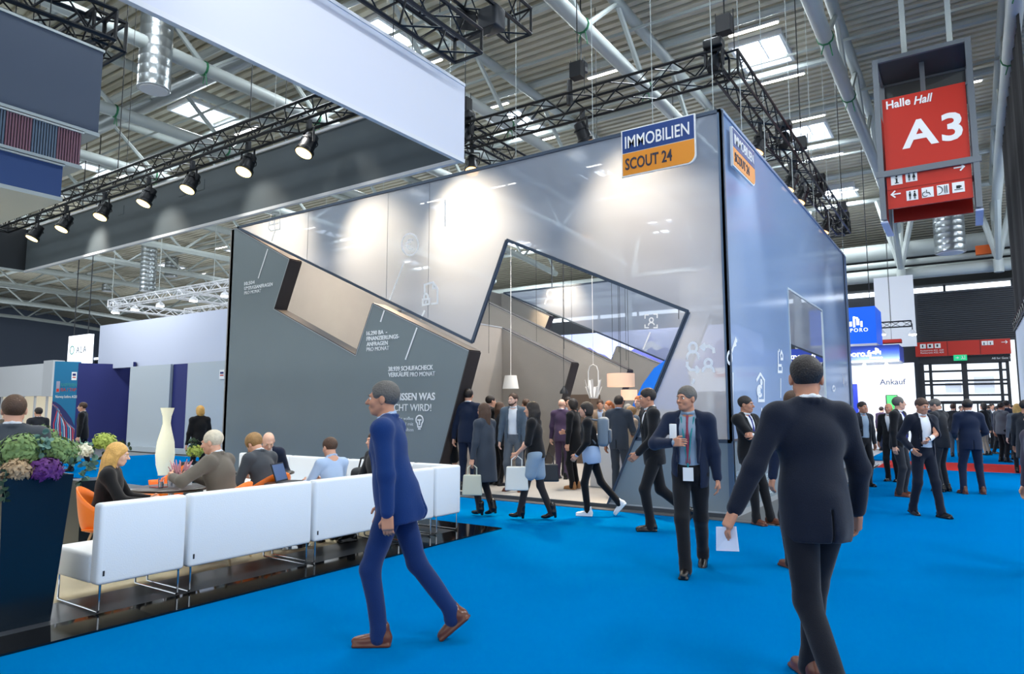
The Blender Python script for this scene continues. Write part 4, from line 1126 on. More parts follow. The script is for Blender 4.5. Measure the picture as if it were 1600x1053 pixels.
# ================================================================ stands on the right background
EY = 31.0
t = wthing('blue_cube_sign', 'glowing bright blue EXPORO cube hanging right behind the booth', 'sign', (-3.9, EY, 5))
def EX(px, py): return at_y(px, py, EY)
a, b = EX(1367, 480), EX(1367, 535)
MB().box(a.x - 2.5, EY, 4.24, a.x, EY + 2.2, 5.75).build('box', mat('cube_blue', (0, 92, 228), .5, emit=.55), t)
M_WGLOW = mat('white_glow_print', (245, 248, 255), .5, emit=.8)
MB().box(a.x - 2.5, EY - .01, 4.12, a.x, EY + 2.2, 4.24).build('lower_rim', M_WHITEP, t)
text('lettering', 'EXPORO', (EX(1320, 516).x - .12, EY - .01, EX(1330, 519).z), X3, Z3, .15, M_WGLOW, t, bold=.02, spacing=1.25)
def tower_mark(cx, cz, s, parent, y):
    m = MB()
    m.box(cx - .10 * s, y, cz - .22 * s, cx - .02 * s, y + .008, cz + .22 * s); m.box(cx + .02 * s, y, cz - .14 * s, cx + .14 * s, y + .008, cz + .12 * s)
    m.box(cx - .24 * s, y, cz - .18 * s, cx - .14 * s, y + .008, cz + .02 * s); m.box(cx + .17 * s, y, cz - .22 * s, cx + .25 * s, y + .008, cz + .02 * s)
    m.prism([(cx - .08 * s, y, cz + .24 * s), (cx + .1 * s, y, cz + .18 * s), (cx + .1 * s, y, cz + .1 * s), (cx - .08 * s, y, cz + .16 * s)], (0, .008, 0))
    m.build('tower_mark', M_WGLOW, parent)
c = EX(1337, 503); tower_mark(c.x, c.z, 1.0, t, EY - .014)
m = MB(); m.box(a.x - .3, EY + 1, 5.75, a.x - .27, EY + 1.03, 12.8); m.box(a.x - 2.2, EY + 1, 5.75, a.x - 2.17, EY + 1.03, 12.8); m.build('hanger', M_DARK, t)
t = wthing('white_stand', 'white walled stand with a dark blue EXPORO header and the word Ankauf', 'booth', (-4, EY, 0))
xr_ = EX(1410, 555).x; xw = EX(1430, 600).x
M_EXB = mat('exporo_blue', (32, 62, 158), .5, emit=.12)
MB().box(-8.2, EY - 2.0, 3.42, xr_, EY - 1.9, 3.98).build('header', M_EXB, t)
MB().box(xr_ - .0, EY - 2.0, 3.42, xr_ + .05, EY, 3.98).build('side_header', M_EXB, t)
MB().box(-8.2, EY - 1.9, 3.36, xr_, EY, 3.42).build('canopy', M_WHITEP, t)
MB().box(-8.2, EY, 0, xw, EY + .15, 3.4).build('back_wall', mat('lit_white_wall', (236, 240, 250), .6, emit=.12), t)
v = at_y(1233, 556, EY - 2); text('lettering', 'exporo.fr', (-6.2, EY - 2.01, 3.58), X3, Z3, .22, M_WGLOW, t, bold=.03)
text('lettering', 'exporo.fr', (at_y(1310, 556, EY - 2).x, EY - 2.01, 3.58), X3, Z3, .22, M_WGLOW, t, bold=.03)
c = at_y(1370, 551, EY - 2); tower_mark(c.x, 3.76, .55, t, EY - 2.014); text('lettering', 'EXPORO', (c.x - .26, EY - 2.01, 3.48), X3, Z3, .07, M_WGLOW, t, spacing=1.2)
c = at_y(1375, 601, EY); text('lettering', 'Ankauf', (c.x, EY - .01, c.z), X3, Z3, .22, mat('ink_grey', (48, 62, 92), .6), t, bold=.03)
for k, (px, py, w_) in enumerate(((1370, 607, 1.3), (1358, 612, 1.1), (1376, 616, .7))):
    c = at_y(px, py, EY); MB().box(c.x, EY - .006, c.z - .02, c.x + w_, EY, c.z + .02).build('text_line', mat('faint_line', (196, 202, 220), .6), t)
for px in (1350, 1385):
    c = at_y(px, 563, EY - 1.2); l = wthing('downlight', 'bright canopy spotlight under the dark blue header', 'lamp', (c.x, EY - 1.2, 3.3), 'spotlights under the blue header')
    MB().lathe([(.05, 0), (.09, -.1), (.09, -.14)], (c.x, EY - 1.2, 3.36), 10).build('lamp_head', M_SIGNW, l)
    MB().lathe([(.001, 0), (.085, 0), (.085, -.02), (.001, -.02)], (c.x, EY - 1.2, 3.21), 10, cap=False).build('lens', mat('hot_lens', (255, 255, 250), .4, emit=25), l)
c1 = at_y(1318, 612, EY); 
s = wthing('blue_poster', 'blue poster with a white skyline on the white stand wall beside the booth', 'poster', (c1.x, EY, 2))
MB().box(c1.x - .2, EY - .05, 1.3, at_y(1340, 610, EY).x, EY, at_y(1340, 600, EY).z).build('sheet', mat('poster_blue', (30, 60, 190), .5), s)
s = wthing('screen', 'small screen with a green picture on the white stand wall behind the crowd', 'screen', (at_y(1395, 625, EY).x, EY, 2))
a_ = at_y(1384, 617, EY); b_ = at_y(1404, 640, EY)
MB().box(a_.x, EY - .1, 1.4, b_.x, EY - .02, a_.z).build('frame', M_FRAME, s); MB().box(a_.x + .04, EY - .11, 1.5, b_.x - .02, EY - .1, a_.z - .03).build('display', mat('green_display', (60, 210, 90), .4, emit=.8), s)
# small stand trusses with white lamps and red ledge near the far wall
t = wthing('lamp_truss', 'thin truss with white lamps in front of the tall white panel', 'truss', (-3, 35, 5.6))
pa, pb = at_y(1362, 509, 35), at_y(1424, 507, 35)
m = MB(); truss_mesh(m, (pa.x, 35, pa.z), (pb.x, 35, pa.z), .25, .25, .02, .012, .35, 5); m.build('truss_segment', M_DARK, t)
m = MB(); cable(m, ((pa.x + pb.x) / 2, 35, pa.z)); m.build('hanging_wire', M_DARK, t)
for px in (1378, 1426):
    c = at_y(px, 522, 35); l = wthing('flood_lamp', 'white lamp hanging below the thin truss near the dark cladding', 'lamp', (c.x, 35, c.z), 'lamps below the thin truss')
    MB().lathe([(.05, .2), (.15, .05), (.16, 0)], (c.x, 35, c.z), 10).build('lamp_head', M_WHITEP, l); MB().lathe([(.001, 0), (.15, 0), (.15, -.05), (.001, -.08)], (c.x, 35, c.z), 10, cap=False).build('lens', M_GLOW, l)
    MB().tube([(c.x, 35, c.z + .2), (c.x, 35, pa.z)], .02, 5).build('hanger', M_DARK, l)
a_ = at_y(1345, 535, 36); b_ = at_y(1408, 534, 36)
t = wthing('red_ledge', 'narrow red ledge hanging above the dark blue header', 'ledge', (a_.x, 36, a_.z))
MB().box(a_.x, 36, a_.z - .08, b_.x, 36.6, a_.z + .08).build('shelf', M_SIGNRED, t)
m = MB(); cable(m, (b_.x - .4, 36.2, a_.z)); m.build('hanging_wire', M_DARK, t)
# right hand stand: white wall with black drape above
o = wthing('stand_wall', 'white stand wall at the right edge of the picture with a black drape above it', 'wall', (1.4, 26, 0))
MB().box(1.45, 22.0, .001, 1.65, 31, 4.42).build('panel', mat('right_white', (196, 206, 220), .6), o)
m = MB(); truss_mesh(m, (1.55, 20.5, 4.62), (1.55, 31, 4.62), .3, .3, .03, .014, .4); m.build('truss_segment', M_BLACK, o)
MB().box(1.44, 20.4, .0, 1.46, 22.0, 2.6).build('arched_panel', M_WHITEP, o)
o = wthing('black_drape', 'tall black drape hanging above the white wall at the right edge', 'drape', (1.9, 22, 8))
m = MB(); n = 60; vs = []; fs = []
def drape(xa, ya, xb, yb, z0, z1, n, amp):
    d = Vector((xb - xa, yb - ya, 0)); L = d.length; d.normalize(); nr = Vector((-d.y, d.x, 0)); vs = []; fs = []
    for i in range(n + 1):
        p = Vector((xa, ya, 0)) + d * (L * i / n) + nr * (amp * math.sin(i * 1.9) + amp * .6 * math.sin(i * .83))
        vs += [(p.x, p.y, z0), (p.x, p.y, z1)]
        if i < n: fs.append((2 * i, 2 * i + 2, 2 * i + 3, 2 * i + 1))
    return vs, fs
dt = 13.2
v_, f_ = drape(1.52, 20.4, 1.50, 31.0, 4.75, dt, 90, .04); m.add(v_, f_, True)
xr2 = 1.52
v_, f_ = drape(xr2, 31.0, 4.5, 31.0, 4.55, dt, 40, .05); m.add(v_, f_, True)
m.build('cloth', mat('black_cloth', (20, 21, 26), .85), o)
MB().tube([(xr2, 20.4, dt + .03), (xr2, 31.0, dt + .03), (4.5, 31.0, dt + .03)], .04, 8).build('rail', M_STEEL, o)
m = MB(); cable(m, (xr2, 21.6, dt)); cable(m, (3.5, 31.0, dt)); m.build('hanging_wire', M_DARK, o)

# ================================================================ lounge furniture
M_LEATHER = mat('white_leather', (232, 238, 244), .42, bump=.15, bscale=90, spec=.4)
def sofa_unit(L, label, loc, rz, group='white leather benches of the lounge'):
    """armless bench; local +X is the outer back side, runs along +Y from 0 to L"""
    t = thing('sofa', label, 'sofa', loc, rz, group)
    MB().rbox(-.13, .012, .22, .0, L - .012, .845, .03).build('backrest', M_LEATHER, t)
    MB().rbox(-.76, .012, .22, -.13, L - .012, .45, .03).build('seat', M_LEATHER, t)
    MB().box(.0, .05, .29, .006, .062, .33).build('care_label', M_SIGNK, t)
    for y in (.05, L - .05):
        MB().tube([(-.03, y, .22), (-.03, y, .03), (-.045, y, .014), (-.70, y, .014), (-.715, y, .03), (-.715, y, .22)], .009, 8).build('leg', M_CHROME, t)
    return t
SXo = -5.70
sofa_unit(.735, 'single white leather bench nearest the planter, beside the blonde woman', (SXo, 2.72, .013), 0)
sofa_unit(1.35, 'white leather double bench in front of the grey-haired seated man', (SXo, 3.465, .013), 0)
sofa_unit(1.35, 'white leather bench in front of the seated boy in light blue', (SXo, 4.825, .013), 0)
sofa_unit(.56, 'short white leather bench just before the far corner of the lounge', (SXo, 6.185, .013), 0)
# corner and the far row (back towards the booth)
t = thing('sofa', 'white leather corner bench closing the lounge at the far right', 'sofa', (SXo, 6.76, .013), 0, 'white leather benches of the lounge')
MB().rbox(-.13, .0, .22, .0, .51, .845, .03).rbox(-.76, .38, .22, -.12, .51, .845, .03).build('backrest', M_LEATHER, t)
MB().rbox(-.76, .0, .22, -.13, .38, .45, .03).build('seat', M_LEATHER, t)
for y in (.05, .46):
    MB().tube([(-.03, y, .22), (-.03, y, .03), (-.045, y, .014), (-.70, y, .014), (-.715, y, .03), (-.715, y, .22)], .009, 8).build('leg', M_CHROME, t)
sofa_unit(1.3, 'white leather bench of the far row behind the laptop', (SXo - .77, 7.27, .013), math.pi / 2)
sofa_unit(1.3, 'white leather bench of the far row behind the man in the grey suit', (SXo - 2.08, 7.27, .013), math.pi / 2)
sofa_unit(1.3, 'leftmost white leather bench of the far row beyond the flower planter', (SXo - 3.39, 7.27, .013), math.pi / 2)

# orange shell armchairs
M_ORANGE = mat('orange_plastic', (244, 120, 22), .35, spec=.5)
def shell_chair(label, loc, rz):
    """moulded armchair shell, local +Y is the way the sitter faces"""
    t = thing('shell_chair', label, 'chair', loc, rz, 'orange shell chairs')
    nu, nv = 20, 12; vs = []; fs = []
    for j in range(nv + 1):
        v = j / nv
        for i in range(nu + 1):
            u = i / nu; a = math.radians(-25 + 230 * u)      # from right front arm round the back to left front arm
            back = max(0, math.sin((a)))                      # 1 at the middle of the back
            top = .66 + .17 * back ** 1.5 - .04 * (1 - back)
            r = .10 + (.31 - .10) * (v ** .45)
            z = .42 + (top - .42) * (max(0, (v - .35) / .65) ** 1.6)
            vs.append((r * math.cos(a) * 1.0, -r * math.sin(a) * .92 + .05, z))
    for j in range(nv):
        for i in range(nu):
            a = j * (nu + 1) + i; fs.append((a, a + 1, a + nu + 2, a + nu + 1))
    # seat pan closing the front
    o0 = len(vs)
    for j in range(7):
        for i in range(9):
            x = -.27 + .54 * i / 8; y = -.14 + .40 * j / 6
            vs.append((x * (1 - .12 * (j < 1)), y, .415 + .035 * (abs(i - 4) / 4) ** 2 - .02 * (j > 5)))
    for j in range(6):
        for i in range(8):
            a = o0 + j * 9 + i; fs.append((a, a + 1, a + 10, a + 9))
    m = MB(); m.add(vs, fs, True); o = m.build('shell', M_ORANGE, t)
    md = o.modifiers.new('thick', 'SOLIDIFY'); md.thickness = .014
    for sx_ in (-1, 1):
        for sy_ in (-1, 1):
            MB().tube([(sx_ * .12, sy_ * .10 + .03, .41), (sx_ * .22, sy_ * .22 + .03, .01)], .011, 8).build('leg', mat('pale_wood', (205, 180, 140), .5), t)
    return t
# tables
def table(label, loc, r=.40):
    t = thing('round_table', label, 'table', loc, 0)
    MB().lathe([(r - .01, .70), (r, .705), (r, .722), (r - .01, .728)], n=40).build('tabletop', mat('dark_wood_top', (52, 42, 38), .3), t)
    MB().lathe([(.03, .02), (.03, .70)], n=14).build('column', M_CHROME, t)
    MB().lathe([(.24, 0), (.24, .012), (.05, .02)], n=30).build('foot', M_CHROME, t)
    return t
T1 = Vector((-7.42, 4.28, .012))
table('round dark table with glasses in front of the blonde seated woman', T1)
T2 = Vector((-8.05, 6.0, .012))
table('round dark table behind the man in the grey suit', T2, .35)
def glass(loc, label):
    t = thing('drinking_glass', label, 'glass', loc, 0, 'water glasses on the round table')
    g = mat('clear_glass', (240, 246, 250), .03, trans=1.0)
    MB().lathe([(.025, .001), (.032, .11), (.029, .11), (.023, .008), (.001, .008)], n=20, cap=False).build('body', g, t)
    MB().lathe([(.001, .009), (.0225, .009), (.0265, .065), (.001, .065)], n=20, cap=False).build('water', g, t)
glass(T1 + Vector((.02, -.13, .729)), 'tall water glass nearest the viewer on the round table')
glass(T1 + Vector((-.03, .0, .729)), 'second water glass just behind the first on the round table')
t = wthing('red_coaster_tray', 'small red menu card lying beside the glasses', 'card', T1 + Vector((-.06, -.10, .73))); MB().box(T1.x - .16, T1.y - .16, T1.z + .729, T1.x + .0, T1.y - .04, T1.z + .735).build('card', mat('dark_red_card', (140, 40, 32), .5), t)
t = wthing('white_menu_box', 'small white upright box beside the heather on the round table', 'box', T1 + Vector((-.02, .2, .73))); MB().box(T1.x - .05, T1.y + .16, T1.z + .729, T1.x + .02, T1.y + .23, T1.z + .95).build('box', M_WHITEP, t)

def leafball(m, c, R, n, s, seed, squash=1.0, fl=.5):
    """clusters of small oval leaves or florets over a ball"""
    rnd = random.Random(seed); c = Vector(c)
    for k in range(n):
        z = rnd.uniform(-.75, 1); a = rnd.uniform(0, 6.283); q = math.sqrt(max(0, 1 - z * z))
        d = Vector((q * math.cos(a), q * math.sin(a), z * squash)); p = c + d * R * rnd.uniform(.75, 1.03)
        w = d.cross(Vector((rnd.uniform(-1, 1), rnd.uniform(-1, 1), rnd.uniform(-1, 1)))).normalized(); l = (w.cross(d) + d * rnd.uniform(.1, fl)).normalized()
        ss = s * rnd.uniform(.7, 1.3)
        m.add([p - l * ss, p + w * ss * .55, p + l * ss, p - w * ss * .55, p + d * ss * .18], [(0, 1, 4), (1, 2, 4), (2, 3, 4), (3, 0, 4)], False)
    return m
M_HYD = mat('hydrangea_green', (120, 148, 92), .8, var=.35, vscale=12); M_HYDP = mat('hydrangea_pink', (176, 150, 118), .8, var=.3, vscale=14)
M_PURP = mat('purple_cabbage', (88, 36, 112), .7, var=.4, vscale=14); M_EUC = mat('eucalyptus', (96, 134, 122), .7, var=.25, vscale=8); M_LEAFD = mat('dark_leaf', (44, 70, 52), .7, var=.3, vscale=8)
M_LIME = mat('lime_bloom', (160, 178, 84), .8, var=.25, vscale=10); M_CREAM = mat('cream_bloom', (226, 226, 205), .8, var=.1, vscale=10); M_PINKH = mat('heather_pink', (206, 150, 160), .8, var=.2, vscale=20)
# black planter at the left edge
PL = wthing('planter', 'tall tapered glossy black planter at the left edge', 'planter', (-6.2, 2.4, 0))
M_PLB = mat('planter_black', (10, 26, 38), .22, spec=.5)
b0 = [(-5.86, 2.15), (-5.86, 2.49), (-6.22, 2.49), (-6.22, 2.15)]; t0 = [(-5.80, 2.09), (-5.80, 2.56), (-6.30, 2.56), (-6.30, 2.09)]
m = MB(); vs = [(x, y, .013) for x, y in b0] + [(x, y, 1.10) for x, y in t0] + [(x * .97 + -6.05 * .03, y * .9 + 2.325 * .1, 1.10) for x, y in t0] + [(x * .97 - 6.05 * .03, y * .9 + 2.325 * .1, 1.0) for x, y in t0]
fs = [(0, 3, 2, 1)] + [(i, (i + 1) % 4, (i + 1) % 4 + 4, i + 4) for i in range(4)] + [(i + 4, (i + 1) % 4 + 4, (i + 1) % 4 + 8, i + 8) for i in range(4)] + [(i + 8, (i + 1) % 4 + 8, (i + 1) % 4 + 12, i + 12) for i in range(4)] + [(12, 13, 14, 15)]
m.add(vs, fs); m.build('pot', M_PLB, PL)
def bouquet_piece(name, label, c, R, n, s, m_, seed, cat='flower', sq=.8):
    c = Vector(c); o = MB(); leafball(o, c, R, n, s, seed, sq)
    o.lathe([(.001, -R * .55), (R * .7, -R * .35), (R * .78, 0), (R * .6, R * .4), (.001, R * .55)], c, 12, cap=False)
    return tag(o.build(name, m_), label, cat)
def PX(px, py, x=-6.0): return at_x(px, py, x)
bouquet_piece('hydrangea', 'large green hydrangea head at the left of the planter bouquet', PX(35, 705, -6.0), .17, 420, .022, M_HYD, 1)
bouquet_piece('hydrangea', 'green hydrangea head at the right rim of the planter', PX(90, 706, -5.95), .15, 420, .022, M_HYD, 2)
bouquet_piece('hydrangea', 'pinkish faded hydrangea head drooping over the left rim of the planter', PX(27, 735, -5.86), .11, 300, .020, M_HYDP, 3)
bouquet_piece('ornamental_cabbage', 'deep purple ruffled cabbage flower at the front rim of the planter', PX(72, 735, -5.80), .115, 380, .026, M_PURP, 4)
bouquet_piece('hydrangea', 'green hydrangea head standing at the back of the planter bouquet', PX(60, 690, -6.3), .17, 380, .022, M_HYD, 5)
def sprig(label, pts, m_, nl, s, seed, par=None):
    t = wthing('leafy_sprig', label, 'foliage', pts[0])
    mm = MB(); mm.tube(pts, .004, 5); mm.build('stem', M_LEAFD, t)
    rnd = random.Random(seed); lf = MB()
    for k in range(nl):
        u = k / nl * (len(pts) - 1); i = int(u); p = Vector(pts[i]).lerp(Vector(pts[i + 1]), u - i)
        d = Vector((rnd.uniform(-1, 1), rnd.uniform(-1, 1), rnd.uniform(-.6, .9))).normalized(); c = p + d * s * 1.1
        n_ = Vector((rnd.uniform(-1, 1), rnd.uniform(-1, 1), rnd.uniform(-1, 1))).normalized(); w = d.cross(n_).normalized()
        ring = [c + d * s * math.cos(a) + w * s * .85 * math.sin(a) + n_.cross(w) * 0 for a in [i2 * math.pi / 4 for i2 in range(8)]]
        lf.add(ring + [c + w.cross(d) * s * .12], [(i2, (i2 + 1) % 8, 8) for i2 in range(8)], True)
    lf.build('leaf', m_, t); return t
for k, (label, px) in enumerate((('round-leaved eucalyptus sprig arching over the middle of the planter', [(60, 715), (66, 695), (75, 690), (84, 705)]), ('eucalyptus sprig sticking up at the top of the bouquet', [(70, 720), (66, 700), (62, 684), (70, 676)]), ('eucalyptus sprig at the right edge of the bouquet reaching to the blonde woman', [(95, 715), (110, 725), (125, 720), (150, 735)]), ('eucalyptus leaf sprig hanging below the purple flower', [(62, 730), (56, 742), (52, 752), (50, 760)]))):
    sprig(label, [PX(a, b, -5.85 - .05 * (k % 2)) for a, b in px], M_EUC, 16, .026, 20 + k)
sprig('dark trailing leaf strand hanging down the left side of the planter', [PX(a, b, -5.78) for a, b in ((10, 735), (4, 760), (8, 775), (6, 785))], M_LEAFD, 16, .02, 31)
# taller second arrangement behind the blonde woman
PB = wthing('planter', 'second black planter almost hidden behind the blonde woman', 'planter', (-8.4, 4.3, 0))
pb = at_x(146, 720, -8.4)
MB().box(-8.62, pb.y - .18, .013, -8.24, pb.y + .18, .80).build('pot', M_PLB, PB)
bouquet_piece('hydrangea', 'lime green bloom above the head of the blonde woman', at_x(163, 690, -8.4), .13, 260, .025, M_LIME, 7)
bouquet_piece('hydrangea', 'cream bloom at the left of the blonde woman', at_x(130, 704, -8.35), .10, 200, .022, M_CREAM, 8)
sprig('eucalyptus sprig above the hair of the blonde woman', [at_x(a, b, -8.4) for a, b in ((150, 720), (140, 700), (128, 695), (118, 690))], M_EUC, 18, .04, 41)
sprig('dark leafy sprig right of the blonde hair', [at_x(a, b, -8.4) for a, b in ((160, 715), (180, 700), (192, 690), (203, 700))], M_LEAFD, 18, .03, 42)
sprig('eucalyptus sprig hanging behind the shoulder of the blonde woman', [at_x(a, b, -8.3) for a, b in ((145, 720), (135, 735), (128, 750), (132, 765))], M_EUC, 18, .04, 43)
# arrangement on the far bench line
bouquet_piece('hydrangea', 'yellow green blooms behind the grey-haired man', at_y(305, 705, 7.6), .16, 260, .03, M_LIME, 9)
sprig('green sprig above the yellow blooms', [at_y(a, b, 7.55) for a, b in ((305, 712), (303, 698), (298, 690), (310, 687))], M_LEAFD, 18, .04, 44)
P3 = wthing('planter', 'black planter standing behind the grey-haired seated man', 'planter', (at_y(305, 720, 7.6).x, 7.95, 0)); v = at_y(305, 720, 7.6)
MB().box(v.x - .22, 7.4, .015, v.x + .22, 7.75, v.z - .02).build('pot', M_PLB, P3)
# heather on the tables
def heather(label, loc, R, seed):
    t = wthing('potted_heather', label, 'plant', loc); rnd = random.Random(seed)
    MB().lathe([(.045, 0), (.06, .10), (.055, .10), (.04, .01)], loc, 16).build('pot', M_WHITEP, t)
    g = MB(); f = MB(); L = Vector(loc)
    for k in range(34):
        a = rnd.uniform(0, 6.28); r = rnd.uniform(.02, R); h = rnd.uniform(.16, .30)
        b = L + Vector((.3 * r * math.cos(a), .3 * r * math.sin(a), .09)); e = L + Vector((r * math.cos(a), r * math.sin(a), h))
        g.tube([b, b.lerp(e, .5)], .004, 4); f.tube([b.lerp(e, .45), e], [.012, .004], 5)
    g.build('stem', M_LEAFD, t); f.build('bloom', M_PINKH, t)
heather('pink potted heather in front of the grey-haired man', T1 + Vector((-.02, .06 + .04, .729)), .13, 1)
heather('pink potted heather on the table behind the man in the grey suit', T2 + Vector((-.05, -.12, .729)), .14, 2)
# paper floor lamp
p = Vector((-15.6, 8.35, 0)); p = at_z(257, 728, 0); d_ = Vector((p.x, p.y, 0)); p = d_ * .86
t = wthing('floor_lamp', 'tall white paper floor lamp glowing in a bottle shape before the pale grey wall', 'lamp', p)
zt_ = 1.62
MB().lathe([(.13, .02), (.19, .25), (.215, .5), (.19, .8), (.12, 1.08), (.085, 1.25), (.10, 1.42), (.155, zt_)], p, 24, cap=False).build('lamp_shade', mat('paper_shade', (245, 238, 205), .7, emit=.42, bump=.5, bscale=18), t)
MB().lathe([(.14, 0), (.14, .02)], p, 20).build('base', M_WHITEP, t)
MB().tube([(p.x, p.y, .02), (p.x, p.y, 1.3)], .008, 6).build('pole', M_STEEL, t)
# laptop on the bench back table
# ================================================================ people: smooth-union distance fields turned into continuous meshes
def _norm(v):
    v = np.asarray(v, float); return v / (np.linalg.norm(v) + 1e-9)
def rotm(pitch=0.0, yaw=0.0, roll=0.0):
    """pitch > 0 nods/leans forward (+Y), yaw > 0 turns left, roll > 0 tilts to the right"""
    a, b, c = math.radians(-pitch), math.radians(yaw), math.radians(roll)
    Rx = np.array([[1, 0, 0], [0, math.cos(a), -math.sin(a)], [0, math.sin(a), math.cos(a)]])
    Rz = np.array([[math.cos(b), -math.sin(b), 0], [math.sin(b), math.cos(b), 0], [0, 0, 1]])
    Ry = np.array([[math.cos(c), 0, math.sin(c)], [0, 1, 0], [-math.sin(c), 0, math.cos(c)]])
    return Rz @ Rx @ Ry

class Field:
    def __init__(s): s.pr = []
    def cap(s, a, b, ra, rb=None, k=.02, sub=False):
        a = np.asarray(a, float); b = np.asarray(b, float); rb = ra if rb is None else rb; r = max(ra, rb)
        s.pr.append(('c', (a, b, ra, rb), np.minimum(a, b) - r, np.maximum(a, b) + r, k, sub)); return s
    def ell(s, c, r, R=None, k=.02, sub=False):
        c = np.asarray(c, float); r = np.asarray(r, float); m = r.max() if R is not None else r
        s.pr.append(('e', (c, r, R), c - m, c + m, k, sub)); return s
    def box(s, c, h, R=None, rd=.01, k=.01, sub=False):
        c = np.asarray(c, float); h = np.asarray(h, float); m = np.linalg.norm(h) if R is not None else h
        s.pr.append(('b', (c, h, R, rd), c - m - rd, c + m + rd, k, sub)); return s
    def cut(s, p, n):
        s.pr.append(('p', (np.asarray(p, float), _norm(n)), None, None, 0, True)); return s
    def fn(s, f, lo, hi, k=.006):
        s.pr.append(('f', f, np.asarray(lo, float), np.asarray(hi, float), k, True)); return s
    def mesh(s, res):
        lo = np.min([q[2] for q in s.pr if q[2] is not None and not q[5]], axis=0) - 3 * res
        hi = np.max([q[3] for q in s.pr if q[3] is not None and not q[5]], axis=0) + 3 * res
        n = np.ceil((hi - lo) / res).astype(int) + 1
        F = np.full(n, 1.0, np.float32)
        ax = [(lo[i] + res * np.arange(n[i])).astype(np.float32) for i in range(3)]
        for typ, q, a, b, k, sub in s.pr:
            if a is None: sl = [slice(0, n[i]) for i in range(3)]
            else:
                m = k * 1.6 + 2.5 * res
                i0 = np.clip(np.floor((a - m - lo) / res).astype(int), 0, n); i1 = np.clip(np.ceil((b + m - lo) / res).astype(int) + 1, 0, n)
                if np.any(i1 <= i0): continue
                sl = [slice(i0[i], i1[i]) for i in range(3)]
            X = ax[0][sl[0]][:, None, None]; Y = ax[1][sl[1]][None, :, None]; Z = ax[2][sl[2]][None, None, :]
            if typ == 'c':
                A, B, ra, rb = q; d = B - A; dd = float(d @ d) + 1e-9
                t = np.clip(((X - A[0]) * d[0] + (Y - A[1]) * d[1] + (Z - A[2]) * d[2]) / dd, 0, 1)
                D = np.sqrt((X - A[0] - t * d[0]) ** 2 + (Y - A[1] - t * d[1]) ** 2 + (Z - A[2] - t * d[2]) ** 2) - (ra + (rb - ra) * t)
            elif typ in 'eb':
                c, r, R = q[0], q[1], q[2]; x, y, z = X - c[0], Y - c[1], Z - c[2]
                if R is not None:
                    x, y, z = (R[0, 0] * x + R[1, 0] * y + R[2, 0] * z, R[0, 1] * x + R[1, 1] * y + R[2, 1] * z, R[0, 2] * x + R[1, 2] * y + R[2, 2] * z)
                if typ == 'e':
                    k0 = np.sqrt((x / r[0]) ** 2 + (y / r[1]) ** 2 + (z / r[2]) ** 2) + 1e-6
                    k1 = np.sqrt((x / r[0] ** 2) ** 2 + (y / r[1] ** 2) ** 2 + (z / r[2] ** 2) ** 2) + 1e-6
                    D = k0 * (k0 - 1) / k1
                else:
                    qx, qy, qz = abs(x) - r[0], abs(y) - r[1], abs(z) - r[2]
                    D = np.sqrt(np.maximum(qx, 0) ** 2 + np.maximum(qy, 0) ** 2 + np.maximum(qz, 0) ** 2) + np.minimum(np.maximum(qx, np.maximum(qy, qz)), 0) - q[3]
            elif typ == 'p':
                P, N = q; D = -((X - P[0]) * N[0] + (Y - P[1]) * N[1] + (Z - P[2]) * N[2])
            else: D = q(X, Y, Z)
            V = F[tuple(sl)]
            D = np.broadcast_to(D, V.shape)
            if sub:
                if k > 0:
                    h = np.maximum(k - abs(V + D), 0) / k; F[tuple(sl)] = np.maximum(V, -D) + h * h * k * .25
                else: F[tuple(sl)] = np.maximum(V, -D)
            else:
                h = np.maximum(k - abs(V - D), 0) / k; F[tuple(sl)] = np.minimum(V, D) - h * h * k * .25
        return surface_net(F, lo, res)

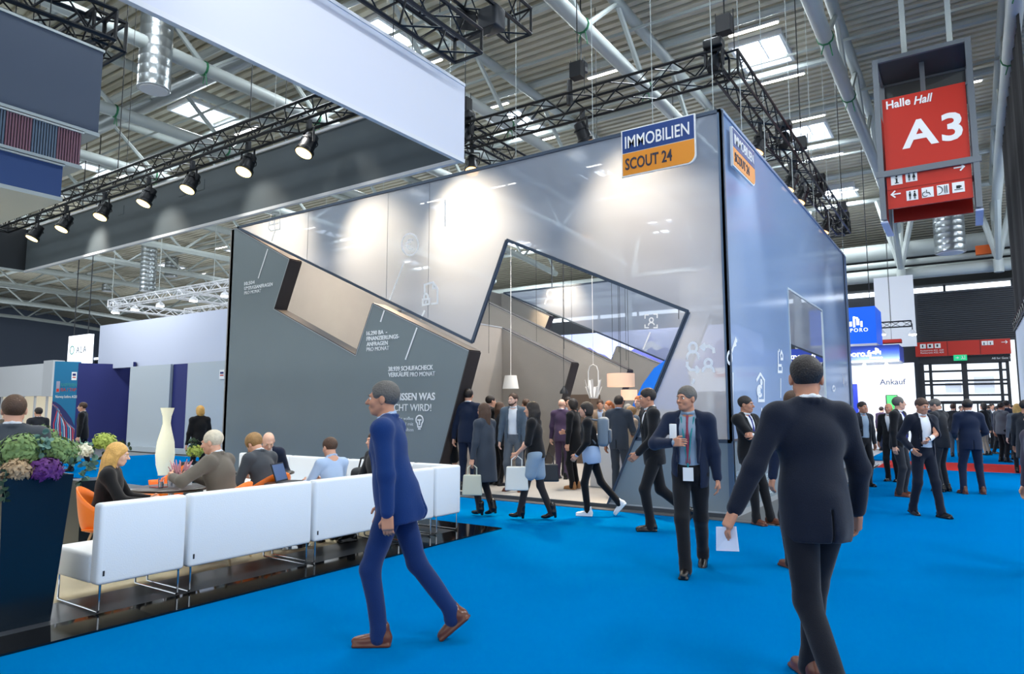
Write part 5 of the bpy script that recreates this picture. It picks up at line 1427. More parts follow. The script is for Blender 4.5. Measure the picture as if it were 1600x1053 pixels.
_CO = np.array([(i, j, l) for i in (0, 1) for j in (0, 1) for l in (0, 1)])
_ED = [(a, b) for a in range(8) for b in range(a + 1, 8) if np.abs(_CO[a] - _CO[b]).sum() == 1]
def surface_net(F, lo, res):
    I = F < 0
    cnt = np.zeros(np.array(F.shape) - 1, np.int8)
    for c in _CO: cnt += I[c[0]:F.shape[0] - 1 + c[0], c[1]:F.shape[1] - 1 + c[1], c[2]:F.shape[2] - 1 + c[2]]
    act = (cnt > 0) & (cnt < 8)
    ci = np.argwhere(act)
    if len(ci) == 0: return [], []
    idx = np.full(cnt.shape, -1, np.int64); idx[act] = np.arange(len(ci))
    val = np.stack([F[ci[:, 0] + c[0], ci[:, 1] + c[1], ci[:, 2] + c[2]] for c in _CO], 1)
    S = np.zeros((len(ci), 3)); Nn = np.zeros(len(ci))
    for a, b in _ED:
        va, vb = val[:, a], val[:, b]; m = (va < 0) != (vb < 0)
        t = np.where(m, va / np.where(m, va - vb, 1), 0)
        S += m[:, None] * (_CO[a] + t[:, None] * (_CO[b] - _CO[a])); Nn += m
    V = (ci + S / Nn[:, None]) * res + lo
    Q = []
    for a in range(3):
        u, w = [(1, 2), (2, 0), (0, 1)][a]
        s0 = [slice(None)] * 3; s1 = [slice(None)] * 3; s0[a] = slice(0, -1); s1[a] = slice(1, None)
        ch = I[tuple(s0)] != I[tuple(s1)]
        e = np.argwhere(ch)
        e = e[(e[:, u] > 0) & (e[:, w] > 0) & (e[:, u] < cnt.shape[u]) & (e[:, w] < cnt.shape[w])]
        if len(e) == 0: continue
        inside = I[e[:, 0], e[:, 1], e[:, 2]]
        def g(du, dw):
            q = e.copy(); q[:, u] += du; q[:, w] += dw; return idx[q[:, 0], q[:, 1], q[:, 2]]
        q = np.stack([g(-1, -1), g(0, -1), g(0, 0), g(-1, 0)], 1)
        q[~inside] = q[~inside][:, ::-1]
        Q.append(q)
    return V, np.concatenate(Q)

def field_obj(name, fld, res, m, parent, scale=1.0, folds=0.0, seed=0):
    V, Q = fld.mesh(res)
    if len(V) == 0: return None
    V = np.array(V)
    if folds:
        rs = np.random.RandomState(seed); w = np.zeros(len(V))
        for k in range(5):
            a = rs.uniform(-1, 1, 3) * np.array([14, 14, 34]) ; ph = rs.uniform(0, 6.28)
            w += np.sin(V @ a + ph + 2.0 * np.sin(V @ rs.uniform(-9, 9, 3)))
        # push along the radial direction from the local vertical axis
        c = V[:, :2].mean(0); r = V[:, :2] - c; r /= (np.linalg.norm(r, axis=1)[:, None] + 1e-6)
        V[:, :2] += r * (w * folds / 3)[:, None]
    me = bpy.data.meshes.new(name)
    V = V * scale
    me.vertices.add(len(V)); me.vertices.foreach_set('co', V.astype(np.float32).ravel())
    me.loops.add(len(Q) * 4); me.loops.foreach_set('vertex_index', Q.astype(np.int32).ravel())
    me.polygons.add(len(Q)); me.polygons.foreach_set('loop_start', np.arange(0, len(Q) * 4, 4, dtype=np.int32))
    me.polygons.foreach_set('loop_total', np.full(len(Q), 4, np.int32))
    me.update(); me.validate()
    me.polygons.foreach_set('use_smooth', [True] * len(me.polygons))
    me.materials.append(m)
    o = bpy.data.objects.new(name, me); col.objects.link(o); o.parent = parent
    return o

def ik(a, b, l1, l2, hint):
    a = np.asarray(a, float); b = np.asarray(b, float); d = b - a; L = np.linalg.norm(d)
    if L > (l1 + l2) * .999: b = a + d / L * (l1 + l2) * .999; d = b - a; L = np.linalg.norm(d)
    if L < abs(l1 - l2) + .01: L = abs(l1 - l2) + .01
    u = d / L; x = (l1 * l1 - l2 * l2 + L * L) / (2 * L); h = math.sqrt(max(0, l1 * l1 - x * x))
    p = np.asarray(hint, float) - (np.asarray(hint, float) @ u) * u; p = _norm(p)
    return a + u * x + p * h, b

M_EYE = mat('eye_white', (225, 222, 216), .2); M_IRIS = mat('eye_dark', (40, 30, 26), .2)
SKIN = {'a': mat('skin_light', (214, 162, 136), .5, spec=.35, var=.05, vscale=12), 'b': mat('skin_tan', (190, 134, 106), .5, spec=.35, var=.05, vscale=12), 'c': mat('skin_pale', (226, 182, 160), .5, spec=.35, var=.05, vscale=12)}
HAIRM = {k: mat('hair_' + k, v, .55, bump=.8, bscale=90, var=.35, vscale=30) for k, v in dict(dark=(34, 26, 22), brown=(74, 50, 34), blond=(212, 166, 92), grey=(150, 146, 138), white=(205, 196, 176), ginger=(176, 98, 44), sandy=(156, 120, 74), salt=(92, 88, 84)).items()}
def cloth(name, rgb, v=.12): return mat('cloth_' + name, rgb, .85, bump=.35, bscale=220, var=v, vscale=5, spec=.2, sheen=.15)
CL = dict(royal=cloth('royal', (12, 48, 104)), royal_t=cloth('royal_t', (10, 40, 90)), deepnavy_t=cloth('deepnavy_t', (11, 15, 26)), navy=cloth('navy', (20, 32, 56)), black=cloth('black', (18, 19, 23)), charcoal=cloth('charcoal', (38, 41, 48)), deepnavy=cloth('deepnavy', (15, 22, 38)),
          grey=cloth('grey', (92, 98, 106)), midgrey=cloth('midgrey', (66, 72, 80)), brown=cloth('browngrey', (98, 92, 84)), white=cloth('white', (222, 226, 232), .03), lightblue=cloth('lightblue', (168, 190, 222), .04),
          purple=cloth('purple', (70, 56, 84)), slate=cloth('slate', (84, 98, 112)), pink=cloth('pink', (224, 196, 208), .04), paleblue=cloth('paleblue', (140, 160, 180), .05), tights=cloth('tights', (40, 38, 42)), greyblue=cloth('greyblue', (58, 66, 78)),
          tie_blue=cloth('tieblue', (52, 58, 140)), tie_red=cloth('tiered', (140, 60, 80)), teal=cloth('teal', (40, 140, 145)), beige=cloth('beige', (170, 150, 130)), mauve=cloth('mauve', (74, 66, 78)))
SH_BROWN = mat('shoe_brown', (96, 52, 34), .3, spec=.5); SH_BLACK = mat('shoe_black', (16, 16, 18), .25, spec=.5); SH_WHITE = mat('sneaker_white', (225, 228, 232), .5); SH_TAN = mat('shoe_tan', (170, 118, 70), .4)

_shoe_cache = {}
def shoe_mesh(kind, res):
    key = (kind, round(res, 4))
    if key in _shoe_cache: return _shoe_cache[key]
    f = Field()
    if kind == 'heel':
        f.ell((0, .10, -.052), (.038, .075, .030), k=.02).cap((0, .04, -.03), (0, -.03, .00), .036, .036, .03).cap((0, -.035, .0), (0, -.03, .10), .040, .046, .03)
        f.cap((0, -.05, -.02), (0, -.05, -.085), .024, .020, .01).cut((0, 0, -.085), (0, 0, -1))
    else:
        w = .046 if kind == 'sneaker' else .042
        f.ell((0, .115, -.05), (w, .075, .034), k=.02).ell((0, .03, -.045), (w * .9, .09, .042), k=.03).ell((0, -.035, -.04), (.037, .045, .050), k=.03)
        f.cap((0, -.025, -.02), (0, -.02, .035), .040, .042, .025)
        f.box((0, .055, -.078), (w * .82, .115, .006), rd=.012, k=.004)
        f.cut((0, 0, -.086), (0, 0, -1))
    _shoe_cache[key] = f
    return f

def person(label, loc, face, h=1.8, res=.012, skin='a', hair='dark', style='short', top='suit', jacket='navy', shirt='white', tie=None, pants='navy', shoes=SH_BLACK, shoe='shoe',
           lean=3, roll=0, twist=0, head=(0, 0), pelvis=(0, 0, .95), lf=(-.10, .0, .085, 0, 0), rf=(.10, .0, .085, 0, 0), lh=None, rh=None, lel=(-.5, -1, -.1), rel=(.5, -1, -.1),
           lcurl=.5, rcurl=.5, fat=1.0, open_=False, hem=-.13, skirt=None, glasses=False, beard=False, group=None, lanyard=None, fem=False, seed=1, eyes=True, tail=0.0, untuck=False):
    """face: heading in degrees, 0 = looks along +Y, 90 = looks along -X. Feet: (x, y, z, yaw, pitch) of the ankles. Hands: wrist targets, in body space."""
    s = h / 1.8
    root = thing('person', label, 'person', (loc[0], loc[1], loc[2] if len(loc) > 2 else 0.0), math.radians(face), group)
    P = np.array(pelvis, float); R = rotm(lean, twist, roll); T = lambda x, y, z: P + R @ np.array([x, y, z], float)
    sw = .165 if fem else .185
    neck = T(0, -.01, .555); HR = rotm(lean * .4 + head[1], twist + head[0]); HC = neck + R @ np.array([0, .0, .065]) + HR @ np.array([0, .022, .075])
    Hd = lambda x, y, z: HC + HR @ np.array([x, y, z], float)
    sh = {-1: T(-sw, -.01, .485), 1: T(sw, -.01, .485)}
    hp = {-1: P + np.array([-.085, 0, -.02]), 1: P + np.array([.085, 0, -.02])}
    ft = {-1: lf, 1: rf}; kn = {}; an = {}
    for sd in (-1, 1):
        q = ft[sd]; yw = math.radians(q[3]); fwd = np.array([-math.sin(yw), math.cos(yw), .0])
        kn[sd], an[sd] = ik(hp[sd], q[:3], .435, .425, fwd + np.array([sd * .06, 0, .15]))
    hd = {-1: lh if lh is not None else (-.27, .03, .80 - .95 + P[2]), 1: rh if rh is not None else (.27, .03, .80 - .95 + P[2])}
    el = {}; wr = {}
    for sd, hint in ((-1, lel), (1, rel)): el[sd], wr[sd] = ik(sh[sd], hd[sd], .295, .255, hint)
    fin = max(.0085, res * .85)
    # ---- body: one continuous surface
    b = Field()
    b.ell(T(0, 0, .37), (.145, .095, .17), R, .05).ell(T(0, 0, .15), (.125, .09, .17), R, .06).ell(P, (.14, .10, .11), None, .05)
    b.cap(T(-sw + .03, -.01, .48), T(sw - .03, -.01, .48), .05, .05, .04)
    b.cap(neck + R @ np.array([0, .0, -.03]), Hd(0, -.02, -.07), .062 if not fem else .052, .056 if not fem else .047, .02)
    for sd in (-1, 1):
        b.cap(sh[sd], el[sd], .045, .036, .02).cap(el[sd], wr[sd], .037, .026, .02)
        lr = (.80 if (pants and pants != 'tights') else .86) if pants else .95
        b.cap(hp[sd], kn[sd], .078 * lr, .052 * lr, .03).cap(kn[sd], kn[sd] * .55 + an[sd] * .45, .05 * lr, .052 * lr, .03).cap(kn[sd] * .55 + an[sd] * .45, an[sd], .05 * lr, .030, .03)
        fy = math.radians(ft[sd][3]); b.cap(an[sd], an[sd] + np.array([-math.sin(fy) * .01, math.cos(fy) * .01, -.03]), .026, .022, .02)
    # head
    b.ell(Hd(0, -.015, .025), (.075, .094, .088), HR, .02).ell(Hd(0, .028, -.035), (.060, .062, .078), HR, .03)
    b.ell(Hd(0, .060, -.088), (.030, .028, .024), HR, .025)
    for sd in (-1, 1):
        b.cap(Hd(sd * .050, .0, -.055), Hd(sd * .022, .055, -.088), .018, .016, .02)
        b.ell(Hd(sd * .036, .062, -.028), (.022, .020, .024), HR, .02)
        b.ell(Hd(sd * .0785, -.008, -.010), (.011, .020, .033), HR, .006)
    b.cap(Hd(-.028, .080, .022), Hd(.028, .080, .022), .012, .012, .015)
    for sd in (-1, 1): b.ell(Hd(sd * .031, .103, .003), (.016, .014, .012), HR, .012, True)
    b.cap(Hd(0, .090, .006), Hd(0, .112, -.026), .008, .0135, .010).ell(Hd(0, .094, -.030), (.017, .012, .009), HR, .008)
    b.ell(Hd(0, .088, -.056), (.025, .012, .0075), HR, .006).ell(Hd(0, .086, -.068), (.021, .012, .008), HR, .006)
    b.ell(Hd(0, .104, -.062), (.026, .006, .0022), HR, .003, True)
    # hands
    for sd, curl in ((-1, lcurl), (1, rcurl)):
        W_ = wr[sd]; d = _norm(W_ - el[sd]); n = np.cross(d, np.array([0, 1.0, 0.0])); 
        inward = np.array([-sd, 0.0, 0.0]); n = inward - (inward @ d) * d
        if np.linalg.norm(n) < .2: n = np.array([0, -1.0, 0]) - (np.array([0, -1.0, 0]) @ d) * d
        n = _norm(n); sv = _norm(np.cross(n, d)); fr = np.array([0, 1.0, 0.3]); sv = sv if sv @ fr > 0 else -sv   # thumb side forward
        RM = np.stack([sv, d, n], 1)
        b.box(W_ + d * .052, (.030, .036, .008), RM, .009, .012)
        for i, (o_, l_) in enumerate(((.030, .070), (.010, .078), (-.010, .072), (-.029, .056))):
            B0 = W_ + d * .088 + sv * o_; c1 = curl * .9; c2 = curl * 1.9
            B1 = B0 + (d * math.cos(c1) + n * math.sin(c1)) * l_ * .5; B2 = B1 + (d * math.cos(c2) + n * math.sin(c2)) * l_ * .5
            b.cap(B0 - d * .01, B1, fin, fin * .95, .004).cap(B1, B2, fin * .95, fin * .82, .003)
        t0 = W_ + d * .03 + sv * .030; t1 = t0 + _norm(d * .8 + sv * .7 + n * .35) * .038; t2 = t1 + _norm(d * 1.0 + sv * .1 + n * .6) * .030
        b.cap(W_ + d * .02 + sv * .015, t1, .014, fin * 1.15, .008).cap(t1, t2, fin * 1.15, fin, .004)
    for sd in (-1, 1): b.cap(T(sd * .035, -.02, .545), T(sd * .14, -.012, .495), .038, .045, .04)
    field_obj('body', b, res * .8, SKIN[skin], root, s)
    # ---- eyes, brows
    if eyes:
        for sd in (-1, 1):
            m = MB(); c = Hd(sd * .031, .0775, .003)
            m.lathe([(.001, -.0115), (.008, -.0085), (.0115, 0), (.008, .0085), (.001, .0115)], c * s, 10, HR @ np.array([0, 1.0, 0]), cap=False)
            e = m.build('eye', M_EYE, root); m = MB(); c = Hd(sd * .031, .0832, .003)
            m.lathe([(.001, .0065), (.005, .0058), (.0056, .003)], c * s, 8, HR @ np.array([0, 1.0, 0]), cap=False); m.build('iris', M_IRIS, e)
        if hair:
            m = MB()
            for sd in (-1, 1): m.tube([Hd(sd * .015, .0965, .021) * s, Hd(sd * .030, .096, .026) * s, Hd(sd * .044, .086, .021) * s], [.0028, .0036, .002], 5)
            m.build('eyebrow', HAIRM[hair], root)
    # ---- hair
    if hair and style != 'bald':
        f = Field(); g = .010 if style != 'volume' else .022
        f.ell(Hd(0, -.020, .034), (.077 + g, .093 + g, .084 + g), HR, .01)
        if style in ('long', 'longcurl'):
            f.ell(Hd(0, -.055, -.03), (.086, .062, .11), HR, .03)
            f.cap(Hd(0, -.065, -.06), Hd(0, -.085, -.24 - .04), .070, .045, .04)
            for sd in (-1, 1): f.cap(Hd(sd * .074, .005, .0), Hd(sd * .080, .012, -.17), .026, .018, .03); f.cap(Hd(sd * .055, -.05, -.05), Hd(sd * .075, -.045, -.26), .04, .028, .03)
        if style == 'pony': f.ell(Hd(0, -.125, .03), (.03, .03, .03), HR, .02); f.cap(Hd(0, -.135, .03), Hd(0, -.165, -.06), .030, .034, .02); f.cap(Hd(0, -.165, -.06), Hd(0, -.150, -.17), .034, .012, .02)
        if style == 'bun': f.ell(Hd(0, -.115, .045), (.045, .04, .045), HR, .02)
        if style == 'bob': f.ell(Hd(0, -.04, -.03), (.094, .08, .10), HR, .03)
        # face opening, ears, hairline at the nape
        f.ell(Hd(0, .125, -.030), (.092, .085, .092 if style != 'receding' else .125), HR, .012, True)
        if style in ('short', 'receding', 'pony', 'bun', 'volume', 'fringe'):
            for sd in (-1, 1): f.ell(Hd(sd * .095, .010, -.030), (.035, .045, .048), HR, .01, True)
            c = Hd(0, -.02, -.062); nn_ = HR @ np.array([0, .45, -1.0]); f.cut(c, nn_)
        if style == 'fringe': f.ell(Hd(0, .02, .12), (.075, .115, .075), HR, .01, True)
        field_obj('hair', f, res * .85, HAIRM[hair], root, s, folds=.0040, seed=seed)
    if beard:
        f = Field(); f.ell(Hd(0, .058, -.082), (.040, .036, .034), HR, .02)
        for sd in (-1, 1): f.cap(Hd(sd * .058, .005, -.045), Hd(sd * .030, .055, -.085), .018, .02, .02)
        f.ell(Hd(0, .10, -.058), (.022, .018, .012), HR, .006, True); field_obj('beard', f, res * .85, HAIRM[hair or 'salt'], root, s)
    if glasses:
        m = MB()
        for sd in (-1, 1):
            ring = [Hd(sd * .031 + .021 * math.cos(a), .104, .002 + .016 * math.sin(a)) * s for a in [i * math.pi / 6 for i in range(12)]]
            m.tube(ring, .0018 * s, 5, closed=True); m.tube([Hd(sd * .052, .103, .004) * s, Hd(sd * .079, .0, .006) * s], .0016 * s, 4)
        m.tube([Hd(-.010, .105, .004) * s, Hd(.010, .105, .004) * s], .0018 * s, 4); m.build('glasses', SH_BLACK, root)
    # ---- shirt
    w = fat
    if shirt and top in ('suit', 'shirt'):
        f = Field(); e = 0.0
        f.ell(T(0, .003, .36), (.158 * w, .108 * w, .18), R, .05).ell(T(0, .008, .13), (.142 * w, .108 * w, .19), R, .06)
        f.cap(T(-sw + .02, -.01, .485), T(sw - .02, -.01, .485), .058, .058, .04)
        for i in range(8):
            a = i * math.pi / 4; a2 = (i + 1) * math.pi / 4
            f.cap(neck + R @ np.array([.060 * math.cos(a), .060 * math.sin(a) + .004, .020 - .018 * math.sin(a)]), neck + R @ np.array([.060 * math.cos(a2), .060 * math.sin(a2) + .004, .020 - .018 * math.sin(a2)]), .013, .013, .01)
        for sd in (-1, 1):
            if top == 'shirt': f.cap(sh[sd], el[sd], .062 * w, .048, .04).cap(el[sd], wr[sd] - _norm(wr[sd] - el[sd]) * .01, .048, .036, .02)
            else: f.cap(el[sd] * .5 + wr[sd] * .5, wr[sd] + _norm(wr[sd] - el[sd]) * .006, .034, .034, .01)
        for sd in (-1, 1): f.cap(T(sd * .05, -.02, .54), T(sd * .14, -.012, .495), .036, .048, .04)
        if top == 'shirt': f.cut(T(0, 0, -.03), R @ np.array([0, 0, -1.0]))
        elif untuck:
            f.ell(T(0, 0, -.02), (.182 * w, .145 * w, .30), R, .03).cut(T(0, 0, hem - .045), R @ np.array([0, 0, -1.0])).cut(T(0, 0, .49), R @ np.array([0, 0, 1.0]))
        else: f.cut(T(0, 0, .02), R @ np.array([0, 0, -1.0]))
        field_obj('shirt', f, res, CL[shirt], root, s, folds=.003, seed=seed + 3)
        if tie:
            f = Field()
            pts = [(0, .062, .530, .017), (0, .098, .475, .013), (0, .115, .36, .020), (0, .122, .22, .026), (0, .124, .10, .030)]
            for a_, b_ in zip(pts, pts[1:]): f.cap(T(a_[0], a_[1] * (w if a_[2] < .5 else 1) - .004, a_[2]), T(b_[0], b_[1] * w - .004, b_[2]), a_[3] * .75, b_[3] * .75, .006)
            field_obj('tie', f, res * .8, CL[tie], root, s)
    # ---- jacket, coat, dress or blouse
    if top in ('suit', 'coat', 'dress', 'blouse'):
        f = Field(); hz = hem if top != 'blouse' else -.04
        fw_ = .94 if fem else 1.0
        f.ell(T(0, 0, .37), (.176 * w * fw_, .126 * w, .19), R, .05).ell(T(0, .004, .14), ((.158 if not fem else .138) * w, .124 * w, .20), R, .07)
        f.cap(T(-sw + .012, -.012, .482), T(sw - .012, -.012, .482), .062, .062, .04)
        f.cap(T(-.05, -.02, .53), T(.05, -.02, .53), .050, .050, .04)
        f.ell(T(0, .0 - tail * .3, -.02), (.176 * w, .138 * w + tail * .3, .32 + max(0, -hz - .13) * .9), R, .05)
        if hz < -.2: f.cap(T(0, 0, .02), T(0, 0, hz + .03), .145 * w, .178 * w, .06)
        if tail: f.cap(T(0, -.09, .05), T(.02, -.10 - tail, hz + .06), .07, .055, .06)
        for sd in (-1, 1):
            f.cap(T(sd * .05, -.022, .545), T(sd * .15, -.014, .498), .040, .058, .05)
            r0 = .066 if not fem else .058
            f.cap(sh[sd], el[sd], r0 * w, .056, .05); end = wr[sd] - _norm(wr[sd] - el[sd]) * (.015 if top != 'dress' else .0)
            if top == 'blouse': continue
            f.cap(el[sd], end, .056 if not fem else .048, .044 if not fem else .038, .03)
        if top == 'suit':
            n1 = .0
            for i in range(7):     # collar band behind the neck and the rolled lapel line
                a = math.pi + i * math.pi / 7; a2 = math.pi + (i + 1) * math.pi / 7
                f.cap(neck + R @ np.array([.074 * math.cos(a), .068 * math.sin(a) + .002, .012]), neck + R @ np.array([.074 * math.cos(a2), .068 * math.sin(a2) + .002, .012]), .015, .015, .012)
            z0 = .13 if not open_ else -.2
            def vcut(X, Y, Z, R=R, P=P, z0=z0, op=open_):
                x, y, z = X - P[0], Y - P[1], Z - P[2]
                lx, ly, lz = (R[0, 0] * x + R[1, 0] * y + R[2, 0] * z, R[0, 1] * x + R[1, 1] * y + R[2, 1] * z, R[0, 2] * x + R[1, 2] * y + R[2, 2] * z)
                if op: wd = .085 - .0 * lz
                else: wd = np.clip((lz - z0) / (.50 - z0), 0, 1) * .075
                wd = wd * np.clip(1 - (lz - .50) * 3, .3, 1.2)
                return np.maximum(np.maximum(abs(lx) - wd, (z0 - lz) if not op else -9.0 + 0 * lz), .015 - ly)
            lo = P - .7; hi = P + .8; f.fn(vcut, lo, hi, .004)
            if not open_:
                for sd in (-1, 1): f.cap(T(sd * .078, .070, .50), T(sd * .052, .112 * w, .34), .012, .018, .012); f.cap(T(sd * .052, .112 * w, .34), T(sd * .008, .126 * w, .15), .018, .008, .012)
            else:
                for sd in (-1, 1): f.cap(T(sd * .085, .065, .50), T(sd * .100, .105 * w, .32), .014, .022, .012); f.cap(T(sd * .100, .105 * w, .32), T(sd * .092, .12 * w, .10), .022, .010, .012)
        if top == 'suit' and res < .011: f.box(T(0, -.14, hz + .07), (.005, .09, .10), R, .001, .002, True)
        f.cut(T(0, 0, hz), R @ np.array([0, 0, -1.0]))
        if top == 'dress': f.cut(T(0, 0, .545), R @ np.array([0, .3, 1.0]))
        field_obj({'suit': 'jacket', 'coat': 'coat', 'dress': 'dress', 'blouse': 'top'}[top], f, res, CL[jacket], root, s, folds=.004, seed=seed)
    if skirt:
        f = Field(); zz = skirt[1]
        f.ell(P + [0, 0, .05], (.15, .125, .12), None, .04); mid = (kn[-1] + kn[1]) / 2
        for sd in (-1, 1): f.cap(hp[sd], hp[sd] * (1 - zz) + kn[sd] * zz, .105, .098, .07)
        field_obj('skirt', f, res, CL[skirt[0]], root, s, folds=.003, seed=seed + 7)
    # ---- trousers
    if pants:
        f = Field(); tight = pants == 'tights' or fem
        q = .86 if tight else 1.0
        f.ell(P + np.array([0, 0, .0]), (.152 * w * q, .118 * w * q, .12), None, .04).ell(T(0, 0, .06), (.142 * w * q, .108 * w * q, .08), R, .04)
        for sd in (-1, 1):
            f.cap(hp[sd], kn[sd], .094 * w * q, .066 * q, .03); lw = an[sd] * .93 + kn[sd] * .07
            f.cap(kn[sd], lw, .068 * q, .054 if not tight else .050, .03)
            fy = math.radians(ft[sd][3])
            if not tight: f.cap(lw, an[sd] + np.array([-math.sin(fy) * .012, math.cos(fy) * .012, -.03]), .056, .060, .02)
            else: f.cap(lw, an[sd] + np.array([0, 0, -.02]), .048, .046, .02)
        field_obj('trousers' if pants != 'tights' else 'tights', f, res, CL[pants], root, s, folds=.0035 if not tight else 0, seed=seed + 5)
    # ---- shoes
    key = (shoe, shoes.name, res)
    if key not in _shoe_cache:
        fl = shoe_mesh(shoe, res); V, Q = fl.mesh(min(res, .010)); _shoe_cache[key] = (V, Q)
    V, Q = _shoe_cache[key]
    for sd in (-1, 1):
        q = ft[sd]; rr = rotm(q[4], q[3]); v2 = (V @ rr.T + an[sd]) * s
        me = bpy.data.meshes.new('shoe'); me.from_pydata(v2.tolist(), [], Q.tolist()); me.polygons.foreach_set('use_smooth', [True] * len(Q)); me.materials.append(shoes)
        o = bpy.data.objects.new('shoe', me); col.objects.link(o); o.parent = root
    if lanyard:
        f = Field()
        for sd in (-1, 1): f.cap(T(sd * .06, .055, .52), T(sd * .035, .120 * w, .36), .008, .008, .004).cap(T(sd * .035, .120 * w, .36), T(0, .136 * w, .06), .008, .008, .004)
        field_obj('lanyard', f, .007, CL[lanyard], root, s)
        m = MB(); c = T(0, .142 * w, .0) * s; m.box(c[0] - .05, c[1] - .004, c[2] - .07, c[0] + .05, c[1] + .004, c[2] + .06); m.build('badge', M_SIGNW, root)
    root['_d'] = 0; del root['_d']
    root_info = dict(wr={k: Vector(v * s) for k, v in wr.items()}, el={k: Vector(v * s) for k, v in el.items()}, chest=Vector(T(0, 0, .35) * s), s=s)
    rz = math.radians(face); Mw = Matrix.Translation(Vector((loc[0], loc[1], loc[2] if len(loc) > 2 else 0))) @ Matrix.Rotation(rz, 4, 'Z')
    root_info['world'] = Mw
    return root, root_info
# ================================================================ who stands where
def gp(px, py): v = at_z(px, py, 0.0); return (v.x, v.y)
def hpz(px, py, hgt): v = at_z(px, py, hgt); return (v.x, v.y)   # where a head top of known height is seen
LEFT = 90 + 33.9       # heading that points to the left of the picture
AWAY = 33.9            # heading straight away from the viewer
TOW = 180 + 33.9       # towards the viewer
RIGHT = -90 + 33.9

# blue suit, walking to the left (largest figure of the left half)
c = gp(614, 1004)
person('man in a royal blue suit and brown shoes striding left before the white benches', (c[0], c[1]), LEFT - 4, 1.85, .0085, 'b', 'salt', 'receding', jacket='royal', shirt='lightblue', pants='royal_t', shoes=SH_BROWN,
       lean=8, pelvis=(0, 0, .935), lf=(-.07, .07, .085, 6, 0), rf=(.08, -.40, .17, -4, 40), lh=(-.23, -.01, .80), rh=(.26, .16, .86), lel=(-.3, -1, 0), tail=.05, hem=-.15, head=(4, -2), seed=11, lcurl=.6)
# tall man at the right, seen from behind
c = (gp(1284, 1045)[0] * .915, gp(1284, 1045)[1] * .915)
pr, pi = person('large man in a navy suit seen from behind, walking away at the right', (c[0] - .0, c[1] + .0), AWAY + 6, 1.97, .0085, 'b', 'dark', 'short', jacket='deepnavy', shirt='white', pants='deepnavy_t', shoes=SH_BROWN,
       lean=3, pelvis=(0, 0, .935), lf=(-.09, -.30, .135, 0, 35), rf=(.05, .20, .088, 0, 0), lh=(-.46, .04, .86), rh=(.30, .10, .90), rel=(.6, -1, 0), lel=(-.5, -1, -.2), hem=-.16, head=(-24, 2), seed=12, fat=1.06, tail=.02, lcurl=.35)
v = pi['world'] @ (pi['wr'][-1]); d = pi['world'].to_3x3() @ (pi['wr'][-1] - pi['el'][-1]).normalized()
t = wthing('paper_sheet', 'small white folded paper held by the large man walking away', 'paper', v + d * .12)
q = v + d * .13; MB().prism([q + Vector((-.05, 0, .02)), q + Vector((.06, .01, .03)), q + Vector((.07, .02, -.11)), q + Vector((-.06, .02, -.12))], (.002, .006, 0)).build('sheet', mat('paper', (225, 228, 240), .7), t)
# man walking towards us, open jacket and lanyard
c = gp(1083, 893)
pr, pi = person('grey-haired man in a dark open jacket with a badge walking towards the viewer', c, TOW - 22, 1.88, .0085, 'b', 'salt', 'short', jacket='navy', shirt='paleblue', tie='tie_red', pants='black', shoes=SH_BLACK, open_=True,
       lean=4, pelvis=(0, .02, .935), rf=(.04, .20, .085, 0, 0), lf=(-.06, -.30, .13, 0, 32), lh=(-.26, .02, .80), rh=(.10, .36, 1.22), rel=(1, -.3, -.5), head=(-32, 0), seed=13, lanyard='teal', rcurl=.9, hem=-.14)
v = pi['world'] @ pi['wr'][1]; t = wthing('phone', 'white phone held up by the man with the lanyard', 'phone', v)
q = v + Vector((0, 0, .05)); MB().rbox(q.x - .035, q.y - .006, q.z - .02, q.x + .035, q.y + .006, q.z + .13, .005).build('body', M_SIGNW, t)
# dark suit man walking left
c = gp(1022, 829)
person('man in a black suit walking to the left past the booth corner', c, LEFT, 1.93, .010, 'b', 'dark', 'short', jacket='black', shirt='white', pants='black', lean=5, pelvis=(0, -.02, .935),
       lf=(-.06, .05, .085, 0, 0), rf=(.08, -.44, .22, 0, 50), lh=(-.20, .22, .95), rh=(.25, -.05, .82), head=(0, 4), seed=14)
# scout man leaning against the booth with crossed arms
c = gp(1196, 800)
person('man with folded arms and a blue tie leaning on the booth corner', (-2.72, 10.12), -90 - 24, 1.83, .009, 'b', 'dark', 'short', jacket='black', shirt='white', tie='tie_blue', pants='black', shoes=SH_BROWN,
       lean=-4, pelvis=(0, .02, .94), lf=(-.10, .26, .085, 8, 0), rf=(.10, .18, .085, -12, 0), lh=(.14, .20, 1.21), rh=(-.12, .24, 1.17), lel=(-1, .1, -.6), rel=(1, .1, -.6), head=(18, 4), seed=15)
# man behind the large one
c = gp(1252, 888)
person('man almost hidden behind the large man, only his brown shoes and hair showing', (c[0], c[1]), AWAY + 10, 1.82, .013, 'b', 'brown', 'short', jacket='navy', pants='black', shoes=SH_BROWN, seed=16, lf=(-.10, 0, .085, 5, 0), rf=(.09, -.03, .085, -5, 0), eyes=False)
